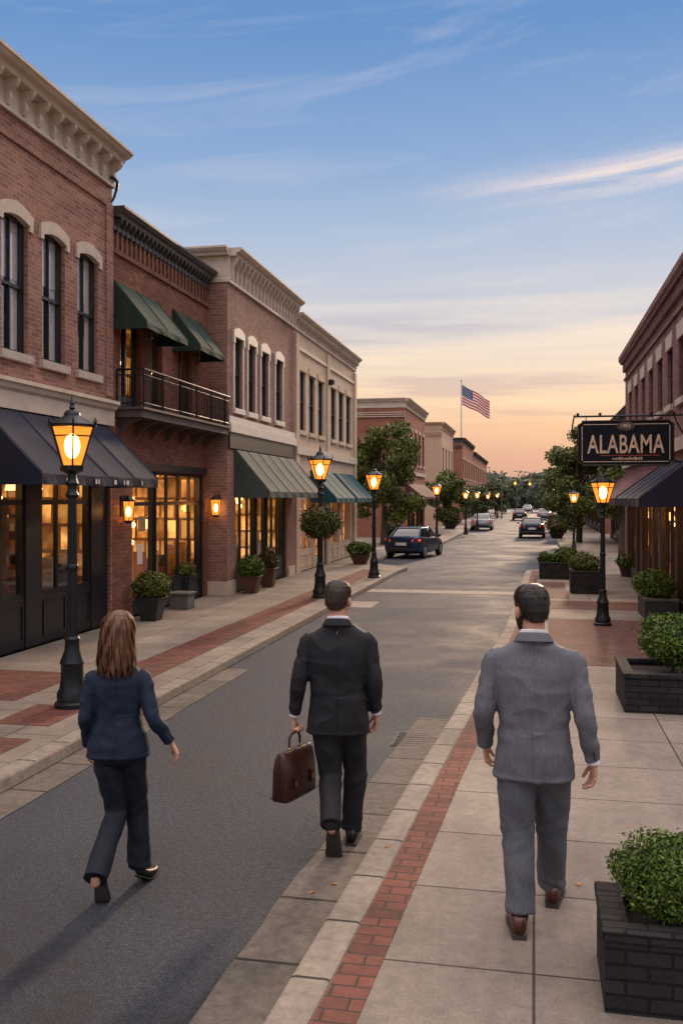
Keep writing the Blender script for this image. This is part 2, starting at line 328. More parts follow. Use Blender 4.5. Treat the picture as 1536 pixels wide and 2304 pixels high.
def person(label,loc,rot,J):
    t=thing('person',loc,label,'person',rot=rot); fem=J.get('fem',False); V=Vector
    ch=V(J['chin']); hk=J.get('hk',1.0); hy=J.get('yaw',0)
    B=MB(); F=MB()
    hr=[(0,.045,.026,.03),(.015,.035,.042,.05),(.045,.022,.056,.068),(.08,.01,.066,.083),(.12,.004,.073,.092),(.155,0,.076,.097),(.185,-.003,.072,.091),(.21,-.005,.058,.074),(.228,-.006,.035,.045),(.236,-.006,.012,.015)]
    HM=Matrix.Translation(ch)@Matrix.Rotation(hy,4,'Z')@Matrix.Rotation(J.get('nod',0),4,'X')@Matrix.Scale(hk,4)
    B.rings([[HM@V(p) for p in ell(0,cy,z,rx,ry,20,2.1)] for z,cy,rx,ry in interp_rings(hr,3)])
    def hb(pts): return [HM@V(p) for p in pts]
    B.limb(hb([(0,.088,.135),(0,.105,.105),(0,.110,.09),(0,.09,.082)]),[.009,.013,.014,.009],8,k=2)
    B.limb(hb([(-.022,.083,.052),(0,.091,.054),(.022,.083,.052)]),[.005,.008,.005],8,k=3)
    B.limb(hb([(-.04,.08,.142),(0,.09,.146),(.04,.08,.142)]),[.008,.009,.008],8,k=3)
    for sx in (-1,1):
        c=HM@V((sx*.088,-.014,.10)); B.ball(c,(.014*hk,.022*hk,.035*hk),6); B.ball(HM@V((sx*.078,-.0,.10)),(.012*hk,.02*hk,.025*hk),6)
    ns=V(J['neck']); nr=.061 if not fem else .045
    B.limb([ns-V((0,0,.10)),ns,HM@V((0,-.022,.06))],[nr*1.25,nr*1.0,nr*.98],14,k=3)
    tr=J['torso']; B.rings([ell(cx,cy,z,rx*.78,ry*.76,20) for z,cx,cy,rx,ry in tr if z<ns.z-.03])
    for i,s in enumerate('LR'):
        B.limb([J['s'+s],J['e'+s],J['w'+s]],[.042,.034,.024 if not fem else .02],12)
        hd=J['hand'+s]; hand(B,F,J['w'+s],hd[0],hd[1],hd[2],hd[3],hd[4] if len(hd)>4 else 1)
        op=J['shoes'][i]@V((0,.045,.065 if not fem else .10))
        B.limb([J['h'+s],J['k'+s],J['a'+s],op],[.07,.046,.034 if not fem else .03,.030 if not fem else .026],12)
    remesh(B,'body',skin,t,.008,2,extra=F)
    if not fem:
        for i,s in enumerate('LR'):
            K_,A_=V(J['k'+s]),V(J['a'+s]); op=J['shoes'][i]@V((0,.045,.06)); c=MB(); c.limb([A_*.6+K_*.4,A_,op],[.052,.043,.04],14,k=4); c.build('sock',sockm,t,smooth=True)
    for sx in (-1,1):
        e=MB(); e.ball(HM@V((sx*.03,.082,.118)),.0115*hk,6); eo=e.build('eye',eyew,t,smooth=True); e=MB(); e.ball(HM@V((sx*.03,.0905,.118)),.005*hk,5); e.build('iris',J['hairm'],eo)
    K=MB(); K.rings([ell(cx,cy,z,rx,ry,32,2.5) for z,cx,cy,rx,ry in interp_rings(tr,2)])
    sr=J['sleeve']; cr_=J.get('cuff',.02)
    for s in 'LR':
        S_,E_,W_=V(J['s'+s]),V(J['e'+s]),V(J['w'+s]); e1=(W_-E_).normalized()
        K.limb([S_+V((-S_.x*.28,0,.012)),S_,(S_*.55+E_*.45),E_,(E_+W_)/2,W_-e1*cr_],[sr[0]*.8,sr[0],sr[1],sr[2],sr[3],sr[4]],18,k=4)
    hem=tr[0][0]; ax=J.get('armx',.23); sd=J.get('seed',0); wz=J['waist']
    def ridge(u): return (1-min(1,abs(u)*2.2))**1.6
    def jd(c,n):
        arm=max(0,min(1,(abs(c.x)-ax)/.03)); N=noise.noise
        d=N(V((c.x*3.5+sd,c.y*4,c.z*4)))*.008
        w=math.exp(-((c.z-wz+.03)/.13)**2)
        d+=N(V((c.x*7+c.z*9+sd,c.y*3,c.z*12-c.x*5)))*.008*(1-arm)*(.25+.75*w)
        d+=(ridge(N(V((c.x*4.5-c.z*3+sd*3,c.y*2,c.z*7+c.x*2.5+sd))))-.4)*.006*(1-arm)
        d+=N(V((c.x*16-c.z*7+sd*3,c.y*3,c.z*5+sd)))*.0025*(1-arm)
        d+=arm*(N(V((c.x*5+sd*2,c.y*6,c.z*19+c.x*9)))*.008+(ridge(N(V((c.x*3+sd,c.y*4,c.z*13-c.x*6))))-.4)*.005)
        if n.y<-.2 and abs(c.x)<.13:
            if c.z<hem+.26 and c.x>0: d+=.012*math.exp(-c.x/.05)
            d-=.006*math.exp(-(c.x/.007)**2)
        d-=.006*math.exp(-((abs(c.x)-ax+.035)/.008)**2)*(1 if c.z>wz+.12 else 0)
        if c.z<hem+.02: d+=.003
        return d
    jo=remesh(K,'jacket',J['jm'],t,.0072,2,jd)
    c=MB(); cz=J['collar']
    def cr(z,r,y0=0,tilt=.014): return [(ns.x+r*math.cos(a)*1.08,ns.y+y0+r*math.sin(a),z-tilt*math.sin(a)) for a in [2*math.pi*j/28 for j in range(28)]]
    c.rings([cr(cz-.045,nr+.040,-.002),cr(cz-.012,nr+.022,-.004),cr(cz+.0,nr+.015,-.004),cr(cz-.003,nr+.008),cr(cz-.05,nr+.01)],False); c.build('jacket_collar',J['jm'],jo,smooth=True)
    if not fem:
        c=MB(); c.rings([cr(cz-.03,nr+.009),cr(cz+.010,nr+.007),cr(cz+.016,nr+.004),cr(cz+.012,nr+.001),cr(cz-.03,nr+.002)],False); c.build('shirt_collar',shirtm,t,smooth=True)
        for s in 'LR':
            E_,W_=V(J['e'+s]),V(J['w'+s]); e1=(W_-E_).normalized(); c=MB(); c.limb([W_-e1*.05,W_-e1*(cr_-.014)],[.034,.034],16); c.build('shirt_cuff',shirtm,t,smooth='auto')
    for s in 'LR':
        E_,W_=V(J['e'+s]),V(J['w'+s]); e1=(W_-E_).normalized(); sg_=-1 if s=='L' else 1
        for q in range(3):
            c=MB(); c.ball(W_-e1*(cr_+.02+.018*q)+V((sg_*.012,-sr[4]*.98,0)),.0065,5); c.build('cuff_button',dark,jo)
    T_=MB(); lg=J['leg']; hz=J['hipz']
    T_.rings([ell(0,J.get('hy',0),z,rx,ry,24) for z,rx,ry in ((hz-.10,.05,.06),(hz-.06,J['pw']*.9,.11),(hz+.02,J['pw'],.118),(hz+.08,J['pw']*.85,.10),(hz+.12,J['pw']*.6,.07))])
    for s in 'LR':
        H_,K_,A_=V(J['h'+s]),V(J['k'+s]),V(J['a'+s]); ho=J.get('ho'+s,.01)
        T_.limb([H_+V((0,0,.04)),H_*.75+K_*.25,(H_+K_)/2,K_,(K_+A_)/2,A_+(A_-K_).normalized()*ho],lg,20,k=4)
    def td(c,n):
        N=noise.noise
        d=N(V((c.x*6+sd,c.y*6,c.z*5+c.x*5)))*.007
        d+=(ridge(N(V((c.x*5+sd*2,c.y*4,c.z*6+c.x*7))))-.4)*.006
        d+=N(V((c.x*14+sd*2,c.y*10,c.z*4)))*.003
        low=max(0,1-c.z/.30); d+=low*N(V((c.x*4,c.y*4+sd,c.z*26+c.x*10)))*.011
        d+=math.exp(-((c.z-.47)/.09)**2)*N(V((c.x*5,c.y*5,c.z*22+sd-c.x*12)))*.010
        return d
    remesh(T_,'trousers',J['tm'],t,.0075,2,td)
    if fem:
        hr2=[(.250,-.01,.012,.016),(.243,-.012,.038,.048),(.226,-.013,.063,.078),(.195,-.016,.083,.099),(.15,-.025,.092,.104),(.10,-.036,.096,.097),(.04,-.050,.102,.088),(-.03,-.062,.112,.078),(-.08,-.074,.112,.066),(-.11,-.086,.098,.052),(-.125,-.092,.07,.033)]
    else:
        hr2=[(.252,-.008,.012,.016),(.246,-.009,.036,.046),(.233,-.01,.057,.072),(.210,-.011,.073,.092),(.178,-.013,.081,.103),(.14,-.020,.078,.099),(.10,-.034,.067,.083),(.068,-.044,.054,.062),(.045,-.048,.045,.048)]
    I=interp_rings(hr2,4); h=MB(); h.rings([[HM@V(p) for p in ell(0,cy,z,rx*.96,ry*.96,96 if fem else 48,2.1,.035 if fem else .018)] for z,cy,rx,ry in I[::-1]])
    rnd=random.Random(5)
    nst=3200 if fem else 3400
    for k in range(nst):
        if fem:
            a0=rnd.uniform(-math.pi*.30-math.pi/2-.9,-math.pi/2+.9+math.pi*.30); cl=round(a0*4.5)/4.5; j0=rnd.randint(0,14); j1=rnd.randint(25,len(I)-1); ph=cl*9; ex_=rnd.uniform(.0,.012)
        else:
            a0=rnd.uniform(0,2*math.pi); j0=rnd.randint(0,len(I)-6); j1=j0+rnd.randint(3,5); ph=rnd.uniform(0,6); ex_=rnd.uniform(.0,.008)
        w_=rnd.uniform(.0009,.0024) if fem else rnd.uniform(.0010,.0026); prev=None; dz=rnd.uniform(0,.055) if fem else 0; dv=rnd.uniform(-.25,.25)
        for j in range(j0,j1+1,2 if fem else 1):
            z,cy,rx,ry=I[j]; tt=(j-j0)/max(1,j1-j0)
            if fem:
                g=max(0,(j-14)/24); a=a0*(1-.5*g)+cl*.5*g+.10*g*math.sin(j*.42+ph)
            else: a=a0+dv*tt
            e_=ex_+(.008*math.sin(j*.42+ph+1) *min(1,j/16) if fem else .005*tt); ww=w_*(1-.85*tt)
            p=V(((rx+e_)*math.cos(a),cy+(ry+e_)*math.sin(a),z-dz*tt)); tg=V((-math.sin(a),math.cos(a),0))
            L_,R_=HM@(p-tg*ww),HM@(p+tg*ww)
            if prev: h.face([prev[0],prev[1],R_,L_])
            prev=(L_,R_)
    h.build('hair',J['hairm'],t,smooth=True,recalc=False)
    if J.get('beard'):
        h=MB(); h.rings([[HM@V(p) for p in ell(0,cy,z,rx,ry,20,2.15)] for z,cy,rx,ry in ((-.010,.045,.03,.035),(.010,.036,.050,.058),(.045,.026,.063,.072),(.075,.018,.071,.080),(.088,.012,.070,.072),(.10,.005,.072,.06))]); h.build('beard',J['hairm'],t,smooth=True)
    for mt in J['shoes']: shoe(t,J['sm'],J['solem'],mt,J.get('sl',.31),J.get('heel',0))
    return t
def suit(name,c):
    m,nt,b=nodes(name); p=nn(nt,'ShaderNodeTexCoord').outputs['Object']
    f=noise_(nt,p,260,2,.8); g=noise_(nt,p,5,4,.6)
    mp=nn(nt,'ShaderNodeMapping'); mp.inputs['Scale'].default_value=(160,160,6); nt.links.new(p,mp.inputs[0]); st=noise_(nt,mp.outputs[0],1.0,2,.6)
    k=lambda q:tuple(x*q for x in c)
    col_=ramp(nt,f,[(.33,k(.68)),(.67,k(1.35))]); col_=mixc(nt,1.0,col_,ramp(nt,g,[(.3,(.78,.78,.78)),(.7,(1.08,1.08,1.08))]),'MULTIPLY')
    col_=mixc(nt,1.0,col_,ramp(nt,st,[(.35,(.85,.85,.85)),(.65,(1.1,1.1,1.1))]),'MULTIPLY')
    nt.links.new(col_,b.inputs['Base Color']); b.inputs['Roughness'].default_value=.7; b.inputs['Specular IOR Level'].default_value=.3
    return m
gsuit=suit('grey_wool',(.125,.131,.150)); gtr=suit('grey_wool_trousers',(.100,.106,.124)); bsuit=suit('charcoal_wool',(.014,.0145,.019)); nsuit=suit('navy_wool',(.009,.018,.039)); ntr=suit('navy_trousers',(.008,.011,.020))
def hairmat(n,a,b_):
    m,nt,b=nodes(n); p=nn(nt,'ShaderNodeTexCoord').outputs['Object']; mp=nn(nt,'ShaderNodeMapping'); mp.inputs['Scale'].default_value=(38,38,3); nt.links.new(p,mp.inputs[0])
    nt.links.new(ramp(nt,noise_(nt,mp.outputs[0],3,4,.7),[(.36,a),(.64,b_)]),b.inputs['Base Color']); b.inputs['Roughness'].default_value=.42; return m
hdark=hairmat('dark_brown_hair',(.006,.004,.003),(.036,.025,.018)); hbrn=hairmat('brown_hair',(.010,.006,.004),(.075,.042,.025)); hwom=hairmat('chestnut_hair',(.015,.006,.003),(.25,.10,.040))
lthr=M('brown_leather_shoe',(.07,.022,.010),.28,var=.3,bst=.05); blk=M('black_leather_shoe',(.010,.0095,.0095),.42,bst=.05,spec=.35); solm=M('shoe_sole',(.045,.037,.03),.7)
def shoeM(heel,toe_dir,pitch,pivot=.2):
    return Matrix.Translation(Vector(heel))@Matrix.Rotation(toe_dir,4,'Z')@Matrix.Translation((0,pivot,0))@Matrix.Rotation(-pitch,4,'X')@Matrix.Translation((0,-pivot,0))
man_t=[(.79,0,.0,.208,.132),(.86,0,0,.206,.136),(.96,0,0,.194,.132),(1.06,0,0,.181,.122),(1.14,0,0,.184,.122),(1.25,0,0,.201,.130),(1.34,0,0,.217,.126),(1.40,0,0,.222,.112),(1.437,0,0,.216,.098),(1.462,0,0,.196,.088),(1.487,0,-.002,.152,.081),(1.512,0,-.004,.112,.075),(1.535,0,-.006,.086,.069),(1.551,0,-.008,.072,.063)]
def shift(rows,dz,kx=1,ky=1): return [(z+dz,x,y,rx*kx,ry*ky) for z,x,y,rx,ry in rows]
G=dict(chin=(-.01,.02,1.572),neck=(0,-.010,1.545),hk=1.03,yaw=R(30),nod=R(-6),torso=shift(man_t,0.0,1.05,1.10),collar=1.566,waist=1.08,hipz=.90,pw=.182,
 sL=(-.206,0,1.408),eL=(-.264,-.04,1.14),wL=(-.262,.09,.91),sR=(.206,0,1.408),eR=(.266,-.07,1.13),wR=(.314,-.03,.875),
 hL=(-.095,0,.90),kL=(-.085,-.02,.50),aL=(-.07,-.16,.11),hR=(.095,0,.90),kR=(.10,.15,.50),aR=(.10,.26,.11),
 handL=((0.05,.25,-1),(.3,1,.2),(1,0,0),(25,35,25)),handR=((-.02,.12,-1),(-.5,1,.1),(-1,-.3,-.1),(18,28,22)),
 sleeve=(.066,.067,.059,.053,.046),leg=[.110,.112,.104,.092,.082,.080],jm=gsuit,tm=gtr,hairm=hdark,sm=lthr,solem=solm,beard=True,seed=1.3,
 shoes=[shoeM((-.072,-.255,.014),R(6),0),shoeM((.10,.165,.014),R(-6),0)],armx=.243)
person('man in light grey suit walking away on the right pavement, arms at his sides',(.0,5.19,.12),R(0),G)
Bm=dict(chin=(0,.02,1.602),neck=(0,-.010,1.57),hk=1.0,yaw=R(-20),nod=R(-4),torso=shift(man_t,.025,1.05,1.0),collar=1.591,waist=1.11,hipz=.93,pw=.172,
 sL=(-.202,0,1.433),eL=(-.262,-.04,1.16),wL=(-.302,.0,.905),sR=(.202,0,1.433),eR=(.252,-.04,1.16),wR=(.262,.06,.92),
 hL=(-.082,0,.92),kL=(-.05,.01,.50),aL=(-.03,-.30,.285),hR=(.09,0,.92),kR=(.12,.12,.50),aR=(.085,.15,.11),
 handL=((0,0,-1),(.0,1,0),(1,0,0),(62,82,55)),handR=((-.02,.25,-1),(-.4,1,.1),(-1,-.2,0),(20,30,22)),
 sleeve=(.063,.062,.055,.049,.043),leg=[.100,.102,.093,.081,.073,.071],jm=bsuit,tm=bsuit,hairm=hbrn,sm=blk,solem=solm,seed=4.1,cuff=.03,hoL=.01,
 shoes=[shoeM((-.035,-.35,.014),R(-4),R(62),.21),shoeM((.085,.06,.014),R(-5),0)],armx=.234)
m2=Vector((-1.315,6.27,0)); m2r=R(9)
person('man in charcoal suit walking along the gutter, holding a briefcase in his left hand',m2,m2r,Bm)
wt=[(.84,0,0,.190,.128),(.90,0,0,.187,.128),(.99,0,0,.163,.114),(1.08,0,0,.134,.098),(1.15,0,0,.137,.10),(1.23,0,.004,.154,.110),(1.285,0,.0,.163,.103),(1.325,0,0,.160,.088),(1.355,0,0,.138,.076),(1.385,0,0,.100,.066),(1.41,0,-.002,.072,.057),(1.43,0,-.004,.056,.051)]
W=dict(fem=True,chin=(0,.02,1.485),neck=(0,-.005,1.44),hk=.97,yaw=R(-6),nod=R(-3),torso=wt,collar=1.445,waist=1.09,hipz=.87,pw=.152,
 sL=(-.150,0,1.308),eL=(-.19,-.03,1.08),wL=(-.19,.07,.87),sR=(.150,0,1.308),eR=(.218,-.07,1.08),wR=(.325,-.02,.905),
 hL=(-.072,0,.87),kL=(-.02,.03,.47),aL=(-.085,-.32,.21),hR=(.080,0,.87),kR=(.10,.11,.47),aR=(.115,.10,.14),
 handL=((0,.2,-1),(.2,1,.1),(1,0,0),(22,32,24),.88),handR=((.45,.1,-.85),(-.2,1,.1),(-.8,-.1,-.5),(15,22,18),.88),
 sleeve=(.052,.052,.045,.041,.038),leg=[.086,.090,.080,.068,.068,.074],jm=nsuit,tm=ntr,hairm=hwom,sm=blk,solem=solm,seed=7.7,hoR=.03,hoL=.01,heel=.07,sl=.26,
 shoes=[shoeM((-.095,-.34,.0),R(-8),R(50),.18),shoeM((.115,.04,.0),R(-18),0)],armx=.168)
person('woman with long brown hair in a navy trouser suit walking up the road',(-2.50,5.35,0),R(17),W)
bp=m2+Matrix.Rotation(m2r,3,'Z')@Vector((-.298,0,.0)); t=thing('briefcase',(bp.x,bp.y,-.02),'dark brown leather briefcase held low in the hand of the charcoal suited man','briefcase',rot=m2r+R(-26))
leat=M('briefcase_leather',(.040,.013,.008),.33,var=.35,scale=14,bst=.25,bscale=70,obj=True)
m=MB(); rs=[]
for z,wx,wy in ((.40,.066,.20),(.41,.070,.205),(.60,.066,.202),(.68,.05,.196),(.715,.03,.185),(.722,.02,.18)): rs.append(ell(0,0,z,wx,wy,28,6))
m.rings(rs); cs=m.build('case',leat,t,smooth='auto')
m=MB()
for y in (-.11,.11): m.box(.072,.082,y-.016,y+.016,.47,.56)
for sx in (-1,1): m.limb([(sx*.071,-.198,.415),(sx*.071,.198,.415)],[.004,.004],6)
m.limb([(0,-.207,.41),(0,-.205,.6),(0,-.19,.715)],[.005]*3,6); m.build('strap',leat,cs)
brassm=M('brass_metal',(.5,.36,.15),.3,metal=.9,bst=0)
for y in (-.11,.11):
    m=MB(); m.box(.082,.086,y-.01,y+.01,.50,.53); m.build('buckle',brassm,cs)
for y in (-.07,.07):
    m=MB(); m.ball((0,y,.728),.012,6); m.build('handle_ring',brassm,cs)
m=MB(); m.limb([(0,-.07,.728),(0,-.066,.79),(0,-.035,.825),(0,.035,.825),(0,.066,.79),(0,.07,.728)],[.008,.009,.010,.010,.009,.008],10,k=4); m.build('handle',leat,t,smooth=True)
# ------------------------------------------------------------ sign
sy=17.9; sg=thing('hanging_sign',(1.63,sy,3.0),'black hanging sign with cream lettering on an iron bracket beside the right facade','sign',world=True)
x0,x1,z0,z1=.81,2.49,3.02,3.84
m=MB(); c=.07
pl=[(x0+c,z0),(x1-c,z0),(x1-c,z0+.03),(x1,z0+c),(x1,z1-c),(x1-c,z1-.03),(x1-c,z1),(x0+c,z1),(x0+c,z1-.03),(x0,z1-c),(x0,z0+c),(x0+c,z0+.03)]
m.prism([(x,sy-.04,z) for x,z in pl],(0,.08,0)); brd=m.build('sign_board',M('sign_black',(.007,.009,.015),.6,bst=0,spec=.2),sg)
lett=M('sign_letter_cream',(.72,.52,.36),.5,bst=0,var=.30,scale=16)
m=MB(); 
for i_ in range(len(pl)):
    a,b=pl[i_],pl[(i_+1)%len(pl)]; m.limb([(a[0],sy-.042,a[1]),(b[0],sy-.042,b[1])],[.014,.014],6)
m.build('metal_rim',M('aged_rim_metal',(.05,.04,.033),.5,metal=.6),brd)
m=MB(); i=.06; yf=sy-.046
for q in ((x0+i+.03,x1-i-.03,z0+i,z0+i+.012),(x0+i+.03,x1-i-.03,z1-i-.012,z1-i),(x0+i,x0+i+.012,z0+i+.03,z1-i-.03),(x1-i-.012,x1-i,z0+i+.03,z1-i-.03)): m.box(q[0],q[1],yf,yf+.007,q[2],q[3])
m.build('border_line',lett,brd)
def text(s,size,off,loc,mat,par,name,width=None,ext=.006,hgt=None,space=1.0):
    c=bpy.data.curves.new(name,'FONT'); c.body=s; c.size=size; c.offset=off; c.extrude=ext; c.align_x='CENTER'; c.align_y='CENTER'; c.space_character=space
    t=bpy.data.objects.new(name,c); col.objects.link(t); bpy.context.view_layer.update()
    me=bpy.data.meshes.new_from_object(t.evaluated_get(bpy.context.evaluated_depsgraph_get())); bpy.data.objects.remove(t)
    v=np.zeros(len(me.vertices)*3); me.vertices.foreach_get('co',v); v=v.reshape(-1,3)
    ce=(v.max(0)+v.min(0))/2; v-=ce; sx=width/(v[:,0].max()*2) if width else 1; sz=hgt/(v[:,1].max()*2) if hgt else 1
    o=ORG[par.name]; w=np.stack([v[:,0]*sx+loc[0]-o[0],-v[:,2]+loc[1]-o[1],v[:,1]*sz+loc[2]-o[2]],1)
    me.vertices.foreach_set('co',w.ravel()); me.materials.clear(); me.materials.append(mat); me.update()
    ob=bpy.data.objects.new(name,me); col.objects.link(ob); ob.parent=par; ORG[ob.name]=o; return ob
text('ALABAMA',.4,.005,(1.65,sy-.05,3.41),lett,brd,'lettering',width=1.36,hgt=.34,space=1.06)
m=MB(); m.prism([(1.65+.16*math.cos(a),sy-.052,3.74+.085*math.sin(a)) for a in [2*math.pi*k/20 for k in range(20)]],(0,.01,0)); em=m.build('emblem',M('emblem_brown',(.10,.06,.045),.5),brd)
text('1983',.09,.001,(1.65,sy-.056,3.745),lett,em,'emblem_marks',width=.17,hgt=.07,ext=.002)
m=MB(); m.box(1.2,2.25,sy-.047,sy-.041,3.192,3.206); m.build('red_rule',M('sign_red',(.35,.06,.035),.5),brd)
m=MB(); random.seed(3); xx=1.42
while xx<1.92:
    w_=random.uniform(.012,.03); m.box(xx,xx+w_,sy-.048,sy-.041,3.12,3.12+random.choice((.05,.05,.035))); xx+=w_+.014
m.build('small_marks',lett,brd)
m=MB(); m.limb([(2.72,sy,3.93),(.74,sy,3.93)],[.018,.018],8); m.limb([(.74,sy,3.96),(.70,sy,3.7),(.74,sy,3.5),(.78,sy,3.6)],[.014]*4,6); m.limb([(2.72,sy,3.05),(2.5,sy,3.1)],[.02]*2,8); m.limb([(2.72,sy,3.5),(2.6,sy,3.7),(2.5,sy,3.93)],[.014]*3,6)
for xx in (.95,1.65,2.35): m.box(xx-.008,xx+.008,sy-.008,sy+.008,3.84,3.93)
for xx in (.8,1.2,2.1,2.5): m.ball((xx,sy,3.97),.03,5)
m.box(2.69,2.719,sy-.05,sy+.05,2.98,4.0); m.build('bracket',iron,sg)
# ------------------------------------------------------------ foliage
def leaves(name,blobs,n,size,mat,parent,shell=.55,org=None):
    vol=np.array([b[1][0]*b[1][1]*b[1][2] for b in blobs])**.67; cnt=(vol/vol.sum()*n).astype(int)
    C=[]; O=[]
    for (c,r),k in zip(blobs,cnt):
        d=np.random.normal(size=(k,3)); d/=np.linalg.norm(d,axis=1)[:,None]
        rad=(shell+(1-shell)*np.random.rand(k)**.6)
        wob=1+.10*np.sin(d[:,0]*5+c[0]*7)*np.cos(d[:,2]*6+c[1]*3)+.08*np.random.normal(size=k)
        C.append(np.array(c)+d*(rad*wob)[:,None]*np.array(r)); O.append(d)
    C=np.vstack(C); O=np.vstack(O); k=len(C)
    nrm=O*.8+np.random.normal(size=(k,3))*.6; nrm/=np.linalg.norm(nrm,axis=1)[:,None]
    t=np.cross(nrm,np.random.normal(size=(k,3))); t/=np.linalg.norm(t,axis=1)[:,None]; b=np.cross(nrm,t)
    s=size*(.6+.8*np.random.rand(k))[:,None]
    V=np.stack([C-t*s,C-b*s*.5+t*s*.1,C+t*s,C+b*s*.5+t*s*.1],1).reshape(-1,3)
    if org is None: org=ORG.get(parent.name,(0,0,0)) if parent else (0,0,0)
    V=V-np.array(org)
    me=bpy.data.meshes.new(name); me.vertices.add(4*k); me.vertices.foreach_set('co',V.ravel())
    me.loops.add(4*k); me.loops.foreach_set('vertex_index',np.arange(4*k)); me.polygons.add(k)
    me.polygons.foreach_set('loop_start',np.arange(k)*4)
    me.update(calc_edges=True)
    at=me.attributes.new('tint','FLOAT','FACE'); at.data.foreach_set('value',np.random.rand(k).astype(np.float32))
    me.materials.append(mat)
    o=bpy.data.objects.new(name,me); col.objects.link(o)
    if parent:o.parent=parent
    ORG[o.name]=org
    return o
def core(blobs,parent,k=.62,name='foliage_shade_core',mat=None):
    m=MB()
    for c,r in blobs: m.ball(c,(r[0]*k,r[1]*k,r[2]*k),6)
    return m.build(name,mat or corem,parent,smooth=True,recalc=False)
# ------------------------------------------------------------ setting
LC=[(-4.25,-8),(-4.25,10),(-4.25,20),(-4.22,29),(-4.1,30.8),(-5.7,32.6),(-5.75,41),(-4.6,43),(-4.6,150)]
RC=[(-1.6,-8),(-1.35,0),(-1.16,4),(-.98,7.7),(-.86,9.7),(-.5,16.9),(-.3,28),(-.25,30),(1.2,33),(1.35,150)]
def strip(mb,line,o0,o1,z0,z1,ya=-99,yb=999,jit=0):
    pts=[]
    for i in range(len(line)-1):
        (x0,y0),(x1,y1)=line[i],line[i+1]
        a,b=max(y0,ya),min(y1,yb)
        if a>=b: continue
        f=lambda y:(x0+(x1-x0)*(y-y0)/(y1-y0),y)
        if not pts: pts.append(f(a))
        n=max(1,int((b-a)/.25)) if jit else 1
        for q in range(1,n+1): pts.append(f(a+(b-a)*q/n))
    rs=[]
    for x,y in pts:
        j=jit*noise.noise(Vector((y*2.1,o0*9,1)))*2 if jit else 0
        rs.append([(x+o0+(j if o0<0 else 0),y,z0),(x+o1+(j if o0>=0 else 0),y,z0),(x+o1+(j if o0>=0 else 0),y,z1),(x+o0+(j if o0<0 else 0),y,z1)])
    mb.rings(rs,True)
m=MB(); m.face([(-1500,-60,-.03),(1500,-60,-.03),(1500,2500,-.03),(-1500,2500,-.03)]); tag(m.build('ground',M('dry_ground',(.09,.09,.06),.95)),None,None,kind='structure')
m=MB(); m.face([(-16,-8,0),(6,-8,0),(6,400,0),(-16,400,0)]); tag(m.build('road',asph),None,None,kind='structure')
m=MB(); m.rings([[(-16,y,-.02),(x-.2,y,-.02),(x-.2,y,.12),(-16,y,.12)] for x,y in LC]); tag(m.build('sidewalk_left',slab),None,None,kind='structure')
m=MB(); m.rings([[(x+.2,y,-.02),(16,y,-.02),(16,y,.12),(x+.2,y,.12)] for x,y in RC]); tag(m.build('sidewalk_right',slab),None,None,kind='structure')
m=MB(); strip(m,LC,-.2,0,-.02,.126); tag(m.build('curb_left',curbm,bevel=.022),None,None,kind='structure')
m=MB(); strip(m,RC,0,.2,-.02,.126); tag(m.build('curb_right',curbm,bevel=.022),None,None,kind='structure')
m=MB(); strip(m,RC,-.40,-.002,-.01,.006,yb=10.2,jit=.010); tag(m.build('gutter_right',gutm),None,None,kind='structure')
m=MB(); strip(m,LC,.002,.34,-.01,.006,yb=12.6,jit=.010); tag(m.build('gutter_left',gutm),None,None,kind='structure')
m=MB(); strip(m,RC,.205,.40,.05,.1245,yb=30)
tag(m.build('brick_band_right',pave),None,None,kind='structure')
m=MB(); strip(m,LC,-1.15,-.52,.05,.1245,ya=8.6,yb=9.5); strip(m,LC,-1.15,-.52,.05,.1245,ya=10.6,yb=29.5); strip(m,LC,-1.15,-.42,.05,.1245,ya=3,yb=8.1); m.box(-7.4,-5.75,9.6,11.3,.05,.1245)
tag(m.build('brick_band_left',pave),None,None,kind='structure')
m=MB(); m.box(.25,2.1,13.2,18.2,.05,.1245); m.box(.35,2.4,19.8,21.4,.05,.1245); m.box(.2,.8,21.9,26,.05,.1245); tag(m.build('brick_paving_right',paveR),None,None,kind='structure')
m=MB(); m.box(-4.2,-.42,23.6,24.4,-.01,.005); m.box(-4.2,-3.5,20.2,21.4,-.01,.005); tag(m.build('crosswalk_band',M('pale_concrete_band',(.25,.215,.18),.8,bst=.3,scale=3)),None,None,kind='structure')
m=MB(); n=60
for i in range(n):
    def hz(k): return 20+12*noise.noise(Vector((k*.13,0,3)))+5*noise.noise(Vector((k*.5,1,3)))
    x0=-500+i*20;x1=x0+20
    m.face([(x0,800,-2),(x1,800,-2),(x1,830,max(4,hz(i+1))),(x0,830,max(4,hz(i)))])
tag(m.build('hills',M('hazy_hill',(.22,.21,.21),1.0),smooth=True),None,None,kind='structure')  # distance haze is painted into the hill colour
